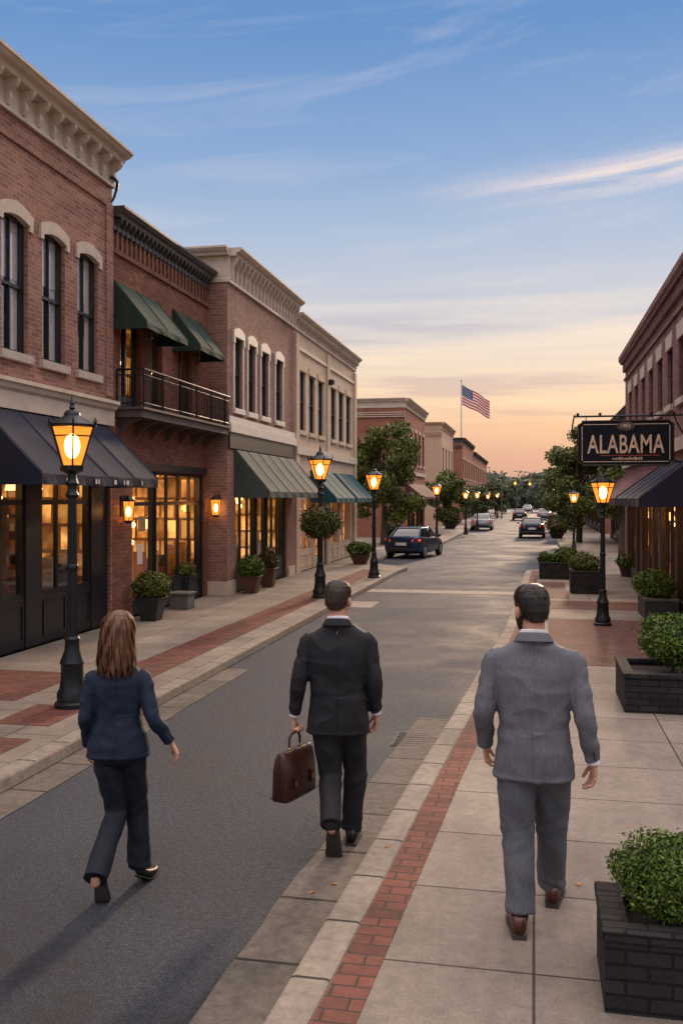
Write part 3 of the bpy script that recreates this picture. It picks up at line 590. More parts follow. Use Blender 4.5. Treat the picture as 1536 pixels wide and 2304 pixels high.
# ------------------------------------------------------------ building kit
def wallfront(mb,side,X,y0,y1,z0,z1,holes,dep=.22,m=0):
    ys=sorted({y0,y1,*[h[0] for h in holes],*[h[1] for h in holes]}); zs=sorted({z0,z1,*[h[2] for h in holes],*[h[3] for h in holes]})
    for i in range(len(ys)-1):
        for j in range(len(zs)-1):
            cy=(ys[i]+ys[i+1])/2; cz=(zs[j]+zs[j+1])/2
            if any(h[0]<cy<h[1] and h[2]<cz<h[3] for h in holes): continue
            q=[(X,ys[i],zs[j]),(X,ys[i+1],zs[j]),(X,ys[i+1],zs[j+1]),(X,ys[i],zs[j+1])]
            mb.face(q if side>0 else q[::-1],m)
    for a,b,c,d in holes:
        Xi=X-side*dep
        for q in ([(X,a,c),(X,a,d),(Xi,a,d),(Xi,a,c)],[(X,b,c),(Xi,b,c),(Xi,b,d),(X,b,d)],[(X,a,d),(X,b,d),(Xi,b,d),(Xi,a,d)],[(X,a,c),(Xi,a,c),(Xi,b,c),(X,b,c)]):
            mb.face(q,m)
def box_rest(mb,side,X,y0,y1,z0,z1,D):
    Xi=X-side*D
    mb.face([(X,y0,z0),(X,y0,z1),(Xi,y0,z1),(Xi,y0,z0)]); mb.face([(X,y1,z0),(Xi,y1,z0),(Xi,y1,z1),(X,y1,z1)])
    mb.face([(Xi,y0,z0),(Xi,y0,z1),(Xi,y1,z1),(Xi,y1,z0)])
def window(par,side,X,h,fm,style='flat',lm=stone,rec=.10,mull=False,cur=False):
    a,b,c,d=h; xo=-rec
    f=MB(); w=.045
    for (p,q,r,s) in ((a,a+w,c,d),(b-w,b,c,d),(a+w,b-w,d-w,d),(a+w,b-w,c,c+w*1.2)): f.sb(side,X,xo-.05,xo+.03,p,q,r,s)
    zm=(c+d)/2; f.sb(side,X,xo-.045,xo+.02,a+w,b-w,zm-.025,zm+.025)
    if mull: f.sb(side,X,xo-.04,xo+.015,(a+b)/2-.012,(a+b)/2+.012,c+w*1.2,d-w)
    fo=f.build('window',fm,par)
    g=MB(); x=X+side*(xo-.03); q=[(x,a,c),(x,b,c),(x,b,d),(x,a,d)]; g.face(q if side>0 else q[::-1]); g.build('pane',wglass if cur else dglass,fo,recalc=False)
    if cur:
        L=b-a; xa=X-side*(rec+.052); z_=zm+random.uniform(-.25,.25)
        k=MB(); k.face([(xa,a,z_),(xa,b,z_),(xa,b,d),(xa,a,d)]); k.build('blind',curtain,fo,recalc=False)
        k=MB(); n=10
        for (u0,u1) in ((0,.30),(.74,1)):
            for i in range(n):
                ua=u0+(u1-u0)*i/n; ub=u0+(u1-u0)*(i+1)/n; xa=X-side*(rec+.058+.012*(i%2)); xb=X-side*(rec+.058+.012*((i+1)%2))
                k.face([(xa,a+L*ua,c),(xb,a+L*ub,c),(xb,a+L*ub,d),(xa,a+L*ua,d)])
        k.build('curtain',curtain,fo,recalc=False)
        k=MB(); xb=X-side*(rec+.5); k.face([(xb,a-.2,c-.2),(xb,b+.2,c-.2),(xb,b+.2,d+.2),(xb,a-.2,d+.2)]); k.build('room_backing',inside,fo,recalc=False)  # near-black sheet stands in for the darkness of the unlit room
    s=MB(); s.sb(side,X,-.09,.07,a-.08,b+.08,c-.13,c-.003); s.build('sill',lm,fo,bevel=.008)
    l=MB()
    if style=='arch':
        n=10; rise=.07; pl=[]
        for i in range(n+1):
            t=i/n; pl.append((a+(b-a)*t, d-rise+rise*math.sin(math.pi*t)))
        up=[]
        for i in range(n+1):
            t=1-i/n; up.append((a-.10+(b-a+.20)*t, d+.08+(rise+.05)*math.sin(math.pi*t)))
        poly=[(a-.10,d-rise-.08),(a-.002,d-rise-.08)]+pl+[(b+.002,d-rise-.08),(b+.10,d-rise-.08)]+up
        l.prism([(X-side*.06,y,z) for y,z in poly],(side*.10,0,0))
    elif style=='hood':
        m_=(a+b)/2
        poly=[(a-.09,d-.16),(a-.003,d-.16),(a-.003,d),(b+.003,d),(b+.003,d-.16),(b+.09,d-.16),(b+.09,d+.14),(m_+.12,d+.24),(m_-.12,d+.24),(a-.09,d+.14)]
        l.prism([(X-side*.02,y,z) for y,z in poly],(side*.07,0,0))
        l.sb(side,X,-.02,.025,a-.06,a-.004,c,d-.163); l.sb(side,X,-.02,.025,b+.004,b+.06,c,d-.163)
    elif style=='flat':
        l.sb(side,X,-.02,.035,a-.1,b+.1,d+.003,d+.2)
    elif style=='flare':
        l.prism([(X-side*.02,y,z) for y,z in ((a-.05,d+.003),(b+.05,d+.003),(b+.14,d+.3),(a-.14,d+.3))],(side*.05,0,0))
    if l.f: l.build('lintel',lm,fo)
    return fo
def awning(par,side,X,y0,y1,zt,proj,zb,mat,val=.16,name='awning'):
    m=MB(); nx=max(10,int((y1-y0)*6)); nz=5; rib=max(1,round((y1-y0)/1.0)); th=.012
    def P(i,j,off=0):
        t=j/nz; y=y0+(y1-y0)*i/nx; sag=.03*abs(math.sin(math.pi*i/nx*rib))*math.sin(math.pi*min(1,t*1.0)*.85)
        return (X+side*(.01+proj*t),y,zt+(zb-zt)*t-sag-off+.008*noise.noise(Vector((y*2,t*3,X))))
    for off in (0,th):
        for i in range(nx):
            for j in range(nz): m.face([P(i,j,off),P(i+1,j,off),P(i+1,j+1,off),P(i,j+1,off)])
    o=m.build(name,mat,par,recalc=False,smooth=True)
    for y in (y0,y1):
        e=MB(); e.prism([(X+side*.012,y,zt-.01),(X+side*(proj+.005),y,zb-.005),(X+side*(proj+.005),y,zb-val),(X+side*.012,y,zb-val)],(0,.008,0)); e.build('awning_side',mat,o)
    v=MB()
    for i in range(nx):
        a,b=P(i,nz),P(i+1,nz); w0=.012*math.sin(i*1.3); w1=.012*math.sin((i+1)*1.3)
        v.face([a,b,(b[0]+side*w1,b[1],zb-val),(a[0]+side*w0,a[1],zb-val)])
    v.build('valance',mat,o,recalc=False)
    fr=MB()
    for k in range(rib+1):
        y=y0+.03+(y1-y0-.06)*k/rib
        fr.limb([(X,y,zt-.03),(X+side*proj,y,zb-.03)],[.012,.012],6)
        fr.limb([(X,y,zb-.12),(X+side*proj*.98,y,zb-.04)],[.012,.012],6)
        fr.limb([(X+side*.01,y,zt+.010),(X+side*(proj+.01),y,zb+.010)],[.006,.006],5)
    fr.limb([(X+side*proj*.98,y0,zb-.04),(X+side*proj*.98,y1,zb-.04)],[.012,.012],6)
    fr.build('awning_frame',mat,o)
    return o
def cornice(par,side,X,y0,y1,zt,mat,oh=.32,h=.6,step=.55,bh=.36,big=True,ret=False,name='cornice'):
    prof=[(-.05,zt-h),(.06,zt-h),(.06,zt-h+.07),(.035,zt-h+.09),(.035,zt-.19),(oh*.55,zt-.19),(oh*.62,zt-.13),(oh*.82,zt-.10),(oh*.95,zt-.05),(oh,zt-.045),(oh,zt),(-.05,zt)]
    m=MB(); m.ex(side,X,prof,y0,y1)
    if ret:
        m.prism([( X-side*5, y0+.02-o*.8, z) for o,z in prof],(side*(5+.06),0,0))
    n=int((y1-y0-.2)/step); P_=[]
    for k in range(n+1):
        y=y0+.12+(y1-y0-.3)*k/max(1,n); w=.085 if big else .05
        pr=[(.03,zt-.192),(oh*.6,zt-.192),(oh*.6,zt-.25),(oh*.5,zt-.25-bh*.15),(oh*.28,zt-.19-bh*.5),(oh*.3,zt-.19-bh*.75),(oh*.2,zt-.19-bh),(.03,zt-.19-bh)]
        if big: P_.append((pr,y,w))
        else: m.ex(side,X,pr,y,y+w)
    co=m.build(name,mat,par)
    for pr,y,w in P_:
        b=MB(); b.ex(side,X,pr,y,y+w); b.build('bracket',mat,co)
    return co
def goods(mb,x0,x1,y0,y1,z,hm=.3):
    y=y0
    while y<y1-.1:
        w=random.uniform(.05,.2); h=random.uniform(.3,1)*hm
        if random.random()<.5: mb.box(x0+.03,x1-.03,y,y+w,z,z+h,random.randint(1,4))
        else: mb.lathe([(.02,0),(w*.4,.02),(w*.45,h*.5),(.02,h*.7),(.02,h)],8,((x0+x1)/2,y+w/2,z),random.randint(1,4))
        y+=w+random.uniform(.02,.2)
gm=[M('goods_red',(.3,.06,.03),.5),M('goods_cream',(.6,.5,.35),.6),M('goods_dark',(.03,.025,.02),.5),M('goods_amber',(.45,.2,.05),.4)]
shade=M('lamp_shade_cloth',(.8,.6,.35),.8,emit=(1,.55,.18,1),es=3.4,bst=0)
brass=M('brass',(.5,.35,.12),.3,metal=.9)
def storefront(par,side,X,bays,z0,zt,bulk,trans,fm,ym,wm=None,D=1.6,light=12,rec=.12,shelves=True):
    xo=-rec; wm=wm or warm
    for a,b,k in bays:
        f=MB(); w=.06; bb=z0+(bulk if k=='w' else 0.0)
        for q in ((a,a+w,bb,zt),(b-w,b,bb,zt),(a+w,b-w,zt-w,zt),(a+w,b-w,bb,bb+w)): f.sb(side,X,xo-.05,xo+.03,*q)
        f.sb(side,X,xo-.05,xo+.025,a+w,b-w,trans-.04,trans+.04)
        nm=int((b-a)/.8) if k=='w' else 0
        for i in range(1,nm+1):
            y=a+(b-a)*i/(nm+1); f.sb(side,X,xo-.045,xo+.02,y-.022,y+.022,bb+w,zt-w)
        if k=='d':
            f.sb(side,X,xo-.045,xo+.02,a+w,a+w+.09,z0+.01,trans-.04); f.sb(side,X,xo-.045,xo+.02,b-w-.09,b-w,z0+.01,trans-.04); f.sb(side,X,xo-.045,xo+.02,a+w+.09,b-w-.09,z0+.01,z0+.3)
        fo=f.build('shop_window' if k=='w' else 'door',fm,par)
        g=MB(); x=X+side*(xo-.02); q=[(x,a,bb),(x,b,bb),(x,b,zt),(x,a,zt)]; g.face(q if side>0 else q[::-1]); g.build('pane',glass,fo,recalc=False)
        if k=='w':
            p=MB(); p.sb(side,X,xo-.1,xo+.04,a,b,z0,bb-.003)
            np_=max(1,int((b-a)/.8))
            for i in range(np_):
                ya=a+(b-a)*i/np_+.06; yb=a+(b-a)*(i+1)/np_-.06
                for q in ((ya,yb,z0+.12,z0+.15),(ya,yb,bb-.12,bb-.09),(ya,ya+.03,z0+.15,bb-.12),(yb-.03,yb,z0+.15,bb-.12)): p.sb(side,X,xo+.041,xo+.06,*q)
            p.build('bulkhead_panel',fm,fo)
            if shelves:
                s=MB(); xa,xb=X-side*(rec+.2),X-side*(rec+.6); s.box(xa,xb,a+.05,b-.05,z0+.1,bb+.02); s.mi=[0]*len(s.mi)
                goods(s,min(xa,xb)+.05,max(xa,xb)-.05,a+.15,b-.1,bb+.02,.75); s.build('display_ledge',[wood]+gm,fo)
        else:
            hd=MB(); hd.limb([(X+side*.0,b-w-.05,z0+.9),(X+side*.03,b-w-.05,z0+.95),(X+side*.03,b-w-.05,z0+1.2),(X,b-w-.05,z0+1.25)],[.012]*4,6); hd.build('door_handle',brass,fo)
    ya,yb=ym; bs=sorted(bays); cur=ya
    for a,b,k in bs+[(yb,yb,'')]:
        if a-cur>.03:
            pm=MB(); pm.sb(side,X,xo-.12,-.06 if rec>.06 else -.02,cur,a-.001,z0,zt); pm.build('pilaster',fm,par)
        cur=b+.001
    r=MB(); Xf=X-side*(rec+.15); Xb=X-side*(rec+D)
    r.face([(Xb,ya,z0),(Xb,yb,z0),(Xb,yb,zt),(Xb,ya,zt)],0)
    r.face([(Xf,ya,z0+.02),(Xb,ya,z0+.02),(Xb,yb,z0+.02),(Xf,yb,z0+.02)],1)
    r.face([(Xf,ya,zt),(Xb,ya,zt),(Xb,yb,zt),(Xf,yb,zt)],1)
    r.face([(Xf,ya,z0),(Xb,ya,z0),(Xb,ya,zt),(Xf,ya,zt)],0); r.face([(Xf,yb,z0),(Xb,yb,z0),(Xb,yb,zt),(Xf,yb,zt)],0)
    ro=r.build('interior',[wm,floorm],par,recalc=False)
    if shelves:
        y=ya+.3
        while y<yb-1:
            s=MB(); L=random.uniform(.6,.9); xa=X-side*(rec+D-.05); xb=X-side*(rec+D-.38)
            s.box(xa,xb,y,y+.03,z0+.02,z0+2.0); s.box(xa,xb,y+L,y+L+.03,z0+.02,z0+2.0)
            for zz in (.4,.85,1.3,1.7,2.0):
                s.box(xa,xb,y+.031,y+L-.001,z0+zz,z0+zz+.025); goods(s,min(xa,xb),max(xa,xb),y+.05,y+L,z0+zz+.025)
            s.build('display_shelf',[wood]+gm,ro)
            for q,(pyo,pzo) in enumerate(((.6,.85),(.15,1.2),(.95,1.0))):
                pl=MB(); pz=zt-pzo-random.uniform(0,.35); py=y+L*pyo; xx_=X-side*(rec+.5+.22*q)
                if q==0: pl.lathe([(.15,0),(.12,.12),(.06,.2)],12,(xx_,py,pz),0)
                else: pl.ball((xx_,py,pz),.06,8,0)
                pl.box(xx_-.004,xx_+.004,py-.004,py+.004,pz+.06,zt,1); pl.build('pendant_lamp',[shade if q==0 else pend,iron],ro)
            y+=L+random.uniform(.4,.8)
    if light:
        L=bpy.data.lights.new('shop_light','POINT'); L.energy=light; L.color=(1,.5,.18); L.shadow_soft_size=.15
        lo=bpy.data.objects.new('shop_light',L); col.objects.link(lo); lo.parent=par; o=ORG[par.name]; lo.location=(X-side*(rec+.7)-o[0],(ya+yb)/2-o[1],zt-.35-o[2])
    return ro
def building(label,side,X,y0,y1,zt,mat,wins,store=None,D=7,wkw={},name='shop_building'):
    t=thing(name,(X,y0,.12),label,'building',world=True)
    w=MB(); holes=list(wins)+([store] if store else [])
    wallfront(w,side,X,y0,y1,.1,zt,holes); box_rest(w,side,X,y0,y1,.1,zt,D); w.build('wall',mat,t,recalc=False)
    r=MB(); r.box(X-side*.7,X-side*(D-.02),y0+.02,y1-.02,zt-.5,zt-.35); r.build('roof',roofm,t)
    for h in wins: window(t,side,X,h,dark,**wkw)
    return t
XL=-7.5
w1=[(12.18-1.15*k,12.90-1.15*k,4.57,6.6) for k in (3,2,1,0)]+[(13.32,14.04,4.57,6.6),(14.48,15.22,4.57,6.6)]
b1=building('tall light red brick corner building with arched upper windows, bracketed cream cornice and navy awning',1,XL,6.5,15.78,8.3,brick1,w1,(7.2,15.72,.12,3.7),wkw=dict(style='arch',mull=True,cur=True))
cornice(b1,1,XL,6.5,15.8,8.66,cream,oh=.42,h=.62,step=.42,bh=.36)
m=MB(); m.ex(1,XL,[(-.02,3.72),(.05,3.72),(.05,3.98),(.10,4.02),(.13,4.1),(.16,4.1),(.16,4.16),(-.02,4.2)],6.5,15.79); m.build('belt_course',cream,b1)
m=MB(); m.ex(1,XL,[(-.02,7.66),(.035,7.66),(.035,7.72),(-.02,7.74)],6.5,15.5); m.sb(1,XL,-.02,.03,15.5,15.779,4.25,7.73); m.build('brick_band',brick1,b1)
storefront(b1,1,XL,[(7.4,9.2,'w'),(9.45,10.4,'d'),(11.1,12.95,'w'),(13.42,15.1,'w')],.12,3.7,.78,2.35,dark,(7.2,15.72),light=30)
awning(b1,1,XL,11.55,15.55,3.72,.98,2.76,cnav)
m=MB()
for k,(yy,ww) in enumerate(((12.2,.05),(12.5,.02),(13.1,.05),(13.2,.03),(13.75,.08),(14.1,.03),(14.2,.09),(14.8,.03))):
    m.box(XL+1.006,XL+1.012,yy,yy+ww,2.63,2.70)
m.build('valance_marks',white,b1)
m=MB(); m.limb([(XL+.06,15.6,8.2),(XL+.16,15.66,8.1),(XL+.1,15.7,7.9),(XL+.05,15.66,7.75)],[.03,.03,.025,.02],8); m.build('scroll_bracket',iron,b1)
X2=-7.53
w2=[(16.2,17.15,4.1,5.75),(17.6,18.2,4.1,5.75),(19.1,19.95,4.1,5.75)]
b2=thing('shop_building',(X2,15.8,.12),'orange red brick building with iron balcony, two green upper awnings and a dark cornice','building',world=True)
w=MB(); st2=(16.72,20.75,.12,2.95); wallfront(w,1,X2,15.8,20.95,.1,7.5,w2+[st2]); box_rest(w,1,X2,15.8,20.95,.1,7.5,7)
w.build('wall',brick2,b2,recalc=False); m=MB(); m.box(X2-6.9,X2-.3,15.82,20.9,7.0,7.2); m.build('roof',roofm,b2)
cornice(b2,1,X2,15.82,20.93,7.74,greyc,oh=.26,h=.42,step=.2,bh=.28,big=False)
m=MB()
for k in range(24): m.sb(1,X2,0,.04,15.95+k*.205,16.05+k*.205,7.0,7.3)
m.sb(1,X2,-.01,.05,15.8,20.94,6.9,6.99); m.build('brick_corbel',brick2,b2)
for h in w2:
    a,b,c,d=h; f=MB(); w=.05
    for q in ((a,a+w,c,d),(b-w,b,c,d),(a+w,b-w,d-w,d),((a+b)/2-.03,(a+b)/2+.03,c,d-w),(a+w,(a+b)/2-.03,c,c+.25),((a+b)/2+.03,b-w,c,c+.25)): f.sb(1,X2,-.2,-.12,*q)
    fo=f.build('door',dark,b2); g=MB(); x=X2-.16; g.face([(x,a,c),(x,b,c),(x,b,d),(x,a,d)]); g.build('pane',glass,fo,recalc=False)
r=MB(); r.face([(X2-1.8,15.9,4.05),(X2-1.8,20.8,4.05),(X2-1.8,20.8,6.2),(X2-1.8,15.9,6.2)]); r.face([(X2-1.8,15.9,6.2),(X2-1.8,20.8,6.2),(X2-.22,20.8,6.2),(X2-.22,15.9,6.2)]); r.face([(X2-1.8,15.9,4.05),(X2-1.8,20.8,4.05),(X2-.22,20.8,4.05),(X2-.22,15.9,4.05)]); ri=r.build('interior',warmlo,b2,recalc=False)
for yy in (16.6,17.9,19.5):
    pl=MB(); pl.ball((X2-.9,yy,5.2),.11,8); pl.build('pendant_lamp',pend,ri)
    cm=MB(); cm.box(X2-.32,X2-.30,yy-.42,yy-.22,4.1,5.7); cm.build('curtain',curtain,ri)
awning(b2,1,X2,15.86,17.9,6.42,.66,5.62,cgrn,val=.12); awning(b2,1,X2,18.75,20.4,6.45,.62,5.66,cgrn,val=.12)
m=MB(); m.sb(1,X2,.002,.54,15.95,20.9,3.90,4.04); m.sb(1,X2,.002,.60,15.9,20.93,4.04,4.08); bal=m.build('balcony',balm,b2)
m=MB()
def railing(m,p0,p1,z0,z1,sp=.1):
    p0=Vector(p0);p1=Vector(p1);L=(p1-p0).length;n=int(L/sp)
    for z,r in ((z1,.022),(z1-.1,.01),(z0+.08,.012)): m.limb([(p0.x,p0.y,z),(p1.x,p1.y,z)],[r,r],6)
    for i in range(n+1):
        p=p0.lerp(p1,i/n); big=i%9==0; m.limb([(p.x,p.y,z0),(p.x,p.y,z1)],[.018 if big else .007]*2,5)
railing(m,(X2+.55,16.0,0),(X2+.55,20.88,0),4.08,4.78); railing(m,(X2+.03,16.0,0),(X2+.55,16.0,0),4.08,4.78)
m.build('railing',iron,bal)
for k in range(7):
    yy=16.1+k*.76; m=MB(); m.ex(1,X2,[(.005,3.898),(.42,3.898),(.42,3.86),(.22,3.78),(.06,3.62),(.005,3.58)],yy,yy+.06); m.build('bracket',balm,bal)
storefront(b2,1,X2,[(16.78,18.0,'d'),(18.05,20.7,'w')],.12,2.95,.55,2.3,dark,(16.72,20.75),wm=warmhi,light=26)
for q in ((17.25,17.5,1.1,1.5,0),(17.3,17.65,1.75,2.05,1)):
    m=MB(); m.sb(1,X2,-.135,-.13,*q[:4]); m.build('paper_notice',white if q[4]==0 else M('brown_paper',(.35,.2,.1),.8),b2)
m=MB(); m.sb(1,X2,.0,.04,16.7,20.8,2.96,3.12); m.build('shopfront_lintel',dark,b2)
X3=-7.05
w3=[(21.45,22.12,4.58,6.3),(22.55,23.2,4.58,6.3),(23.7,24.4,4.58,6.3),(25.1,25.85,4.58,6.3)]
b3=building('pink red brick building with big bracketed cream cornice, white window hoods and grey green awning',1,X3,20.96,27.2,7.95,brick3,w3,(21.55,26.35,.12,3.5),wkw=dict(style='hood',lm=white,cur=True))
cornice(b3,1,X3,20.96,27.2,8.3,cream,oh=.36,h=.8,step=.33,bh=.52,ret=True)
m=MB(); m.sb(1,X3,0,.09,20.98,27.18,3.98,4.2); m.sb(1,X3,0,.05,20.98,27.18,4.2,4.36); m.build('belt_course',white,b3)
m=MB(); m.sb(1,X3,0,.06,20.99,27.17,3.6,3.978); m.build('fascia_board',darkg,b3)
for q in ((-.48,.05,20.94,21.5,.12,.45),(.001,.06,26.4,27.1,.12,.4)):
    m=MB(); m.sb(1,X3,*q); m.build('pier_base',stone,b3)
storefront(b3,1,X3,[(21.7,23.5,'w'),(23.6,24.5,'d'),(24.6,26.3,'w')],.12,3.5,.6,2.5,darkg,(21.55,26.35),wm=warmhi,light=26)
awning(b3,1,X3,21.45,27.0,3.62,.88,2.58,cgrg)
w4=[(27.8,28.65,4.5,6.35),(29.1,29.95,4.5,6.35),(30.4,31.25,4.5,6.35),(32.4,33.3,4.5,6.35),(33.75,34.7,4.5,6.35),(35.15,36.1,4.5,6.35)]
b4=building('tan stucco two storey building with six tall windows and teal ground floor awnings',1,X3,27.22,37.0,7.7,tan,w4,(28.0,36.6,.12,3.1),wkw=dict(style='flat',lm=tan,cur=True))
cornice(b4,1,X3,27.22,37.0,8.0,cream,oh=.3,h=.5,step=.22,bh=.26,big=False)
for y in (27.25,31.6,36.6):
    m=MB(); m.sb(1,X3,.001,.07,y,y+.38,.12,7.4); m.build('pilaster',tan,b4)
m=MB(); m.sb(1,X3,0,.1,27.24,36.98,3.75,4.0); m.sb(1,X3,0,.05,27.24,36.98,6.95,7.05); m.build('belt_course',cream,b4)
storefront(b4,1,X3,[(28.2,30.0,'w'),(30.3,31.3,'d'),(32.2,34.0,'w'),(34.4,36.3,'w')],.12,3.1,.6,2.4,tan,(28.0,36.6),wm=warmhi,light=8,shelves=False)
awning(b4,1,X3,29.3,32.6,3.32,.85,2.42,ctea); awning(b4,1,X3,32.9,36.3,3.32,.85,2.42,ctea)
m=MB(); m.lathe([(.05,0),(.12,.03),(.12,.16),(.05,.2)],12,(X3+.14,31.8,6.35)); m.build('wall_lantern',iron,b4)
def farb(label,side,X,y0,y1,zt,mat,nw,trim,aw=None,D=7,lit=True,zw=(4.5,6.5),wk='flat'):
    L=y1-y0; ws=[(y0+L*(i+.3)/nw,y0+L*(i+.72)/nw,zw[0],zw[1]) for i in range(nw)]
    b=building(label,side,X,y0,y1,zt-.3,mat,ws,(y0+.8,y1-.8,.12,3.0),D=D,wkw=dict(style=wk,lm=stone))
    cornice(b,side,X,y0,y1,zt,trim,oh=.3,h=.55,step=.6,bh=.3,big=False,ret=True)
    m=MB(); m.sb(side,X,0,.08,y0+.01,y1-.01,3.8,4.0)
    for k in range(3):
        m.sb(side,X,-D+.5,.04,y0-.05-.02*k,y0+.0,zt-.85-.12*k,zt-.80-.12*k)
    m.build('belt_course',trim,b)
    n=max(2,int(L/2.4)); bays=[(y0+.9+(L-1.8)*i/n+.15,y0+.9+(L-1.8)*(i+1)/n-.15,'w' if i%2 else 'd') for i in range(n)]
    storefront(b,side,X,bays,.12,3.0,.5,2.4,dark,(y0+.8,y1-.8),wm=warmhi if lit else warmlo,light=0,shelves=False)
    if aw: awning(b,side,X,y0+.4,y1-.4,3.3,1.0,2.5,aw)
    return b
b5=farb('red brick corner block beyond the green tree with a dark maroon awning',1,-7.3,53.6,63.8,8.2,brick5,5,cream,cmar,D=9)
b6=farb('small sandy tan brick building between the two far red brick blocks',1,-7.3,75.6,86.5,8.55,tan2,4,tan2,ctea,D=6)
b7=farb('far red brick row building below the flag',1,-7.3,98,116,8.7,brick5,6,greyc,cmar,D=6)
b8=farb('farthest dim red brick building at the left end of the street',1,-7.3,116.3,150,8.1,brick5,8,greyc,None,D=6)
XR=2.72
wr=[(18.1-1.6*k,18.85-1.6*k,4.3,5.45) for k in (3,2,1,0)]+[(19.65,20.4,4.3,5.45),(21.2,21.95,4.3,5.45),(22.8,23.55,4.3,5.45),(24.4,25.15,4.3,5.45),(26.0,26.75,4.3,5.45),(27.6,28.35,4.3,5.45)]
r1=building('dark red brick building on the right with corbelled brick cornice, maroon and dark navy awnings',-1,XR,12.2,29.5,6.6,brickR,wr,(12.8,29.0,.12,3.0),wkw=dict(style='flare',lm=stone))
m=MB()
m.ex(-1,XR,[(-.02,6.45),(.14,6.45),(.16,6.5),(.2,6.55),(.2,6.68),(-.02,6.7)],12.2,29.52); m.ex(-1,XR,[(-.02,5.95),(.05,5.95),(.05,6.02),(-.02,6.03)],12.2,29.51)
for k in range(86): m.sb(-1,XR,.0,.09,12.3+k*.2,12.4+k*.2,6.2,6.449)
m.build('cornice',brickR,r1)
m=MB(); m.sb(-1,XR,0,.1,12.22,29.48,3.3,3.55); m.build('belt_course',stone,r1)
storefront(r1,-1,XR,[(13.2,15.4,'w'),(15.8,16.7,'d'),(17.1,19.2,'w'),(19.4,21.6,'w'),(21.9,22.9,'d'),(23.1,25.3,'w'),(25.6,26.6,'d'),(26.8,28.9,'w')],.12,3.0,.25,2.45,M('brown_painted_wood',(.05,.028,.02),.5),(12.8,29.0),wm=warmhi,light=60,D=1.3,rec=.05)
awning(r1,-1,XR,16.7,21.1,3.12,.95,2.42,cpur); awning(r1,-1,XR,21.5,28.8,3.12,.95,2.42,cmar)
r2=farb('dim brick building behind the trees on the right past the corner',-1,4.3,39,56,6.6,brickR,5,greyc,cpur,D=7,zw=(4.2,5.4))
r3=farb('low far brick building on the right end of the street',-1,4.3,62,90,5.6,brick5,6,greyc,cmar,D=7,zw=(4.0,4.9))
# ------------------------------------------------------------ street lamps
def mk_lamp(label,energy=60):
    t=thing('street_lamp',(0,0,0),label,'street lamp','cast iron street lamps along the pavements')
    m=MB(); m.lathe([(.19,0),(.19,.05),(.165,.07),(.165,.16),(.14,.2),(.125,.3),(.12,.46),(.135,.49),(.12,.53),(.085,.62),(.075,.72),(.085,.75),(.07,.78)],20); m.build('base',iron,t,smooth='auto')
    m=MB(); rs=[]
    for z,r in ((.78,.062),(1.4,.056),(2.2,.048),(2.36,.046)):
        rs.append([((r*(1 if j%2 else .86))*math.cos(2*math.pi*j/24),(r*(1 if j%2 else .86))*math.sin(2*math.pi*j/24),z) for j in range(24)])
    m.rings(rs); m.lathe([(.055,2.3),(.075,2.33),(.055,2.37),(.05,2.42),(.07,2.46),(.05,2.5),(.045,2.56),(.13,2.60),(.135,2.645),(.03,2.65)],16); m.lathe([(.06,1.5),(.07,1.52),(.07,1.55),(.06,1.57)],16); m.build('post',iron,t,smooth='auto')
    n=6; rb,rt,zb,zt=.115,.252,2.65,3.08
    m=MB()
    for k in range(n):
        a=2*math.pi*k/n; m.limb([(rb*math.cos(a),rb*math.sin(a),zb),(rt*math.cos(a),rt*math.sin(a),zt)],[.011,.011],6)
        a2=a+2*math.pi/n
        for r,z in ((rb,zb),(rt,zt),(rb+(rt-rb)*.76,zb+(zt-zb)*.76)): m.limb([(r*math.cos(a),r*math.sin(a),z),(r*math.cos(a2),r*math.sin(a2),z)],[.009,.009],5)
        m.limb([(rt*1.03*math.cos(a),rt*1.03*math.sin(a),zt),(rt*1.13*math.cos(a),rt*1.13*math.sin(a),zt+.06),(rt*1.06*math.cos(a),rt*1.06*math.sin(a),zt+.1)],[.014,.011,.004],5,k=2)
    m.build('lantern_frame',iron,t)
    for k in range(n):
        a=2*math.pi*k/n; b=2*math.pi*(k+1)/n; g=MB(); g.face([(rb*.97*math.cos(a),rb*.97*math.sin(a),zb),(rb*.97*math.cos(b),rb*.97*math.sin(b),zb),(rt*.97*math.cos(b),rt*.97*math.sin(b),zt),(rt*.97*math.cos(a),rt*.97*math.sin(a),zt)]); g.build('glass_pane',lglass,t,recalc=False)
    m=MB(); m.lathe([(.02,3.075),(.262,3.08),(.267,3.104),(.21,3.135),(.14,3.17),(.09,3.205),(.085,3.235),(.06,3.26),(.02,3.27)],12); cp=m.build('lantern_cap',iron,t,smooth='auto')
    m=MB(); m.lathe([(.02,3.26),(.035,3.29),(.02,3.32),(.028,3.34),(.012,3.37),(.003,3.43)],8); m.build('finial',iron,cp)
    m=MB(); m.ball((0,0,2.87),(.085,.085,.14),8); m.build('bulb',bulbm,t,smooth=True)
    L=bpy.data.lights.new('lamp_light','POINT'); L.energy=energy; L.color=(1,.50,.16); L.shadow_soft_size=.09
    lo=bpy.data.objects.new('lamp_light',L); col.objects.link(lo); lo.parent=t; lo.location=(0,0,2.86)
    return t
def bare(t):
    for ch in list(t.children):
        if ch.type=='LIGHT': bpy.data.objects.remove(ch)
lamp=mk_lamp('nearest left street lamp, in front of the navy awning')
lamp.location=PX(163,1590)
def lamp_at(px,py,top,label,light=True):
    c=copy_tree(lamp); p=PX(px,py); c.location=p; u=(px-768)/2100
    d=p.y/(CS+u*SN); h=(1120-top)/2100*d+HC-.12; s=h/3.43; c.scale=(s,)*3; c['label']=label
    if not light: bare(c)
    return c
lamp_at(720,1345,1000,'street lamp with the round flower basket hanging on its post')
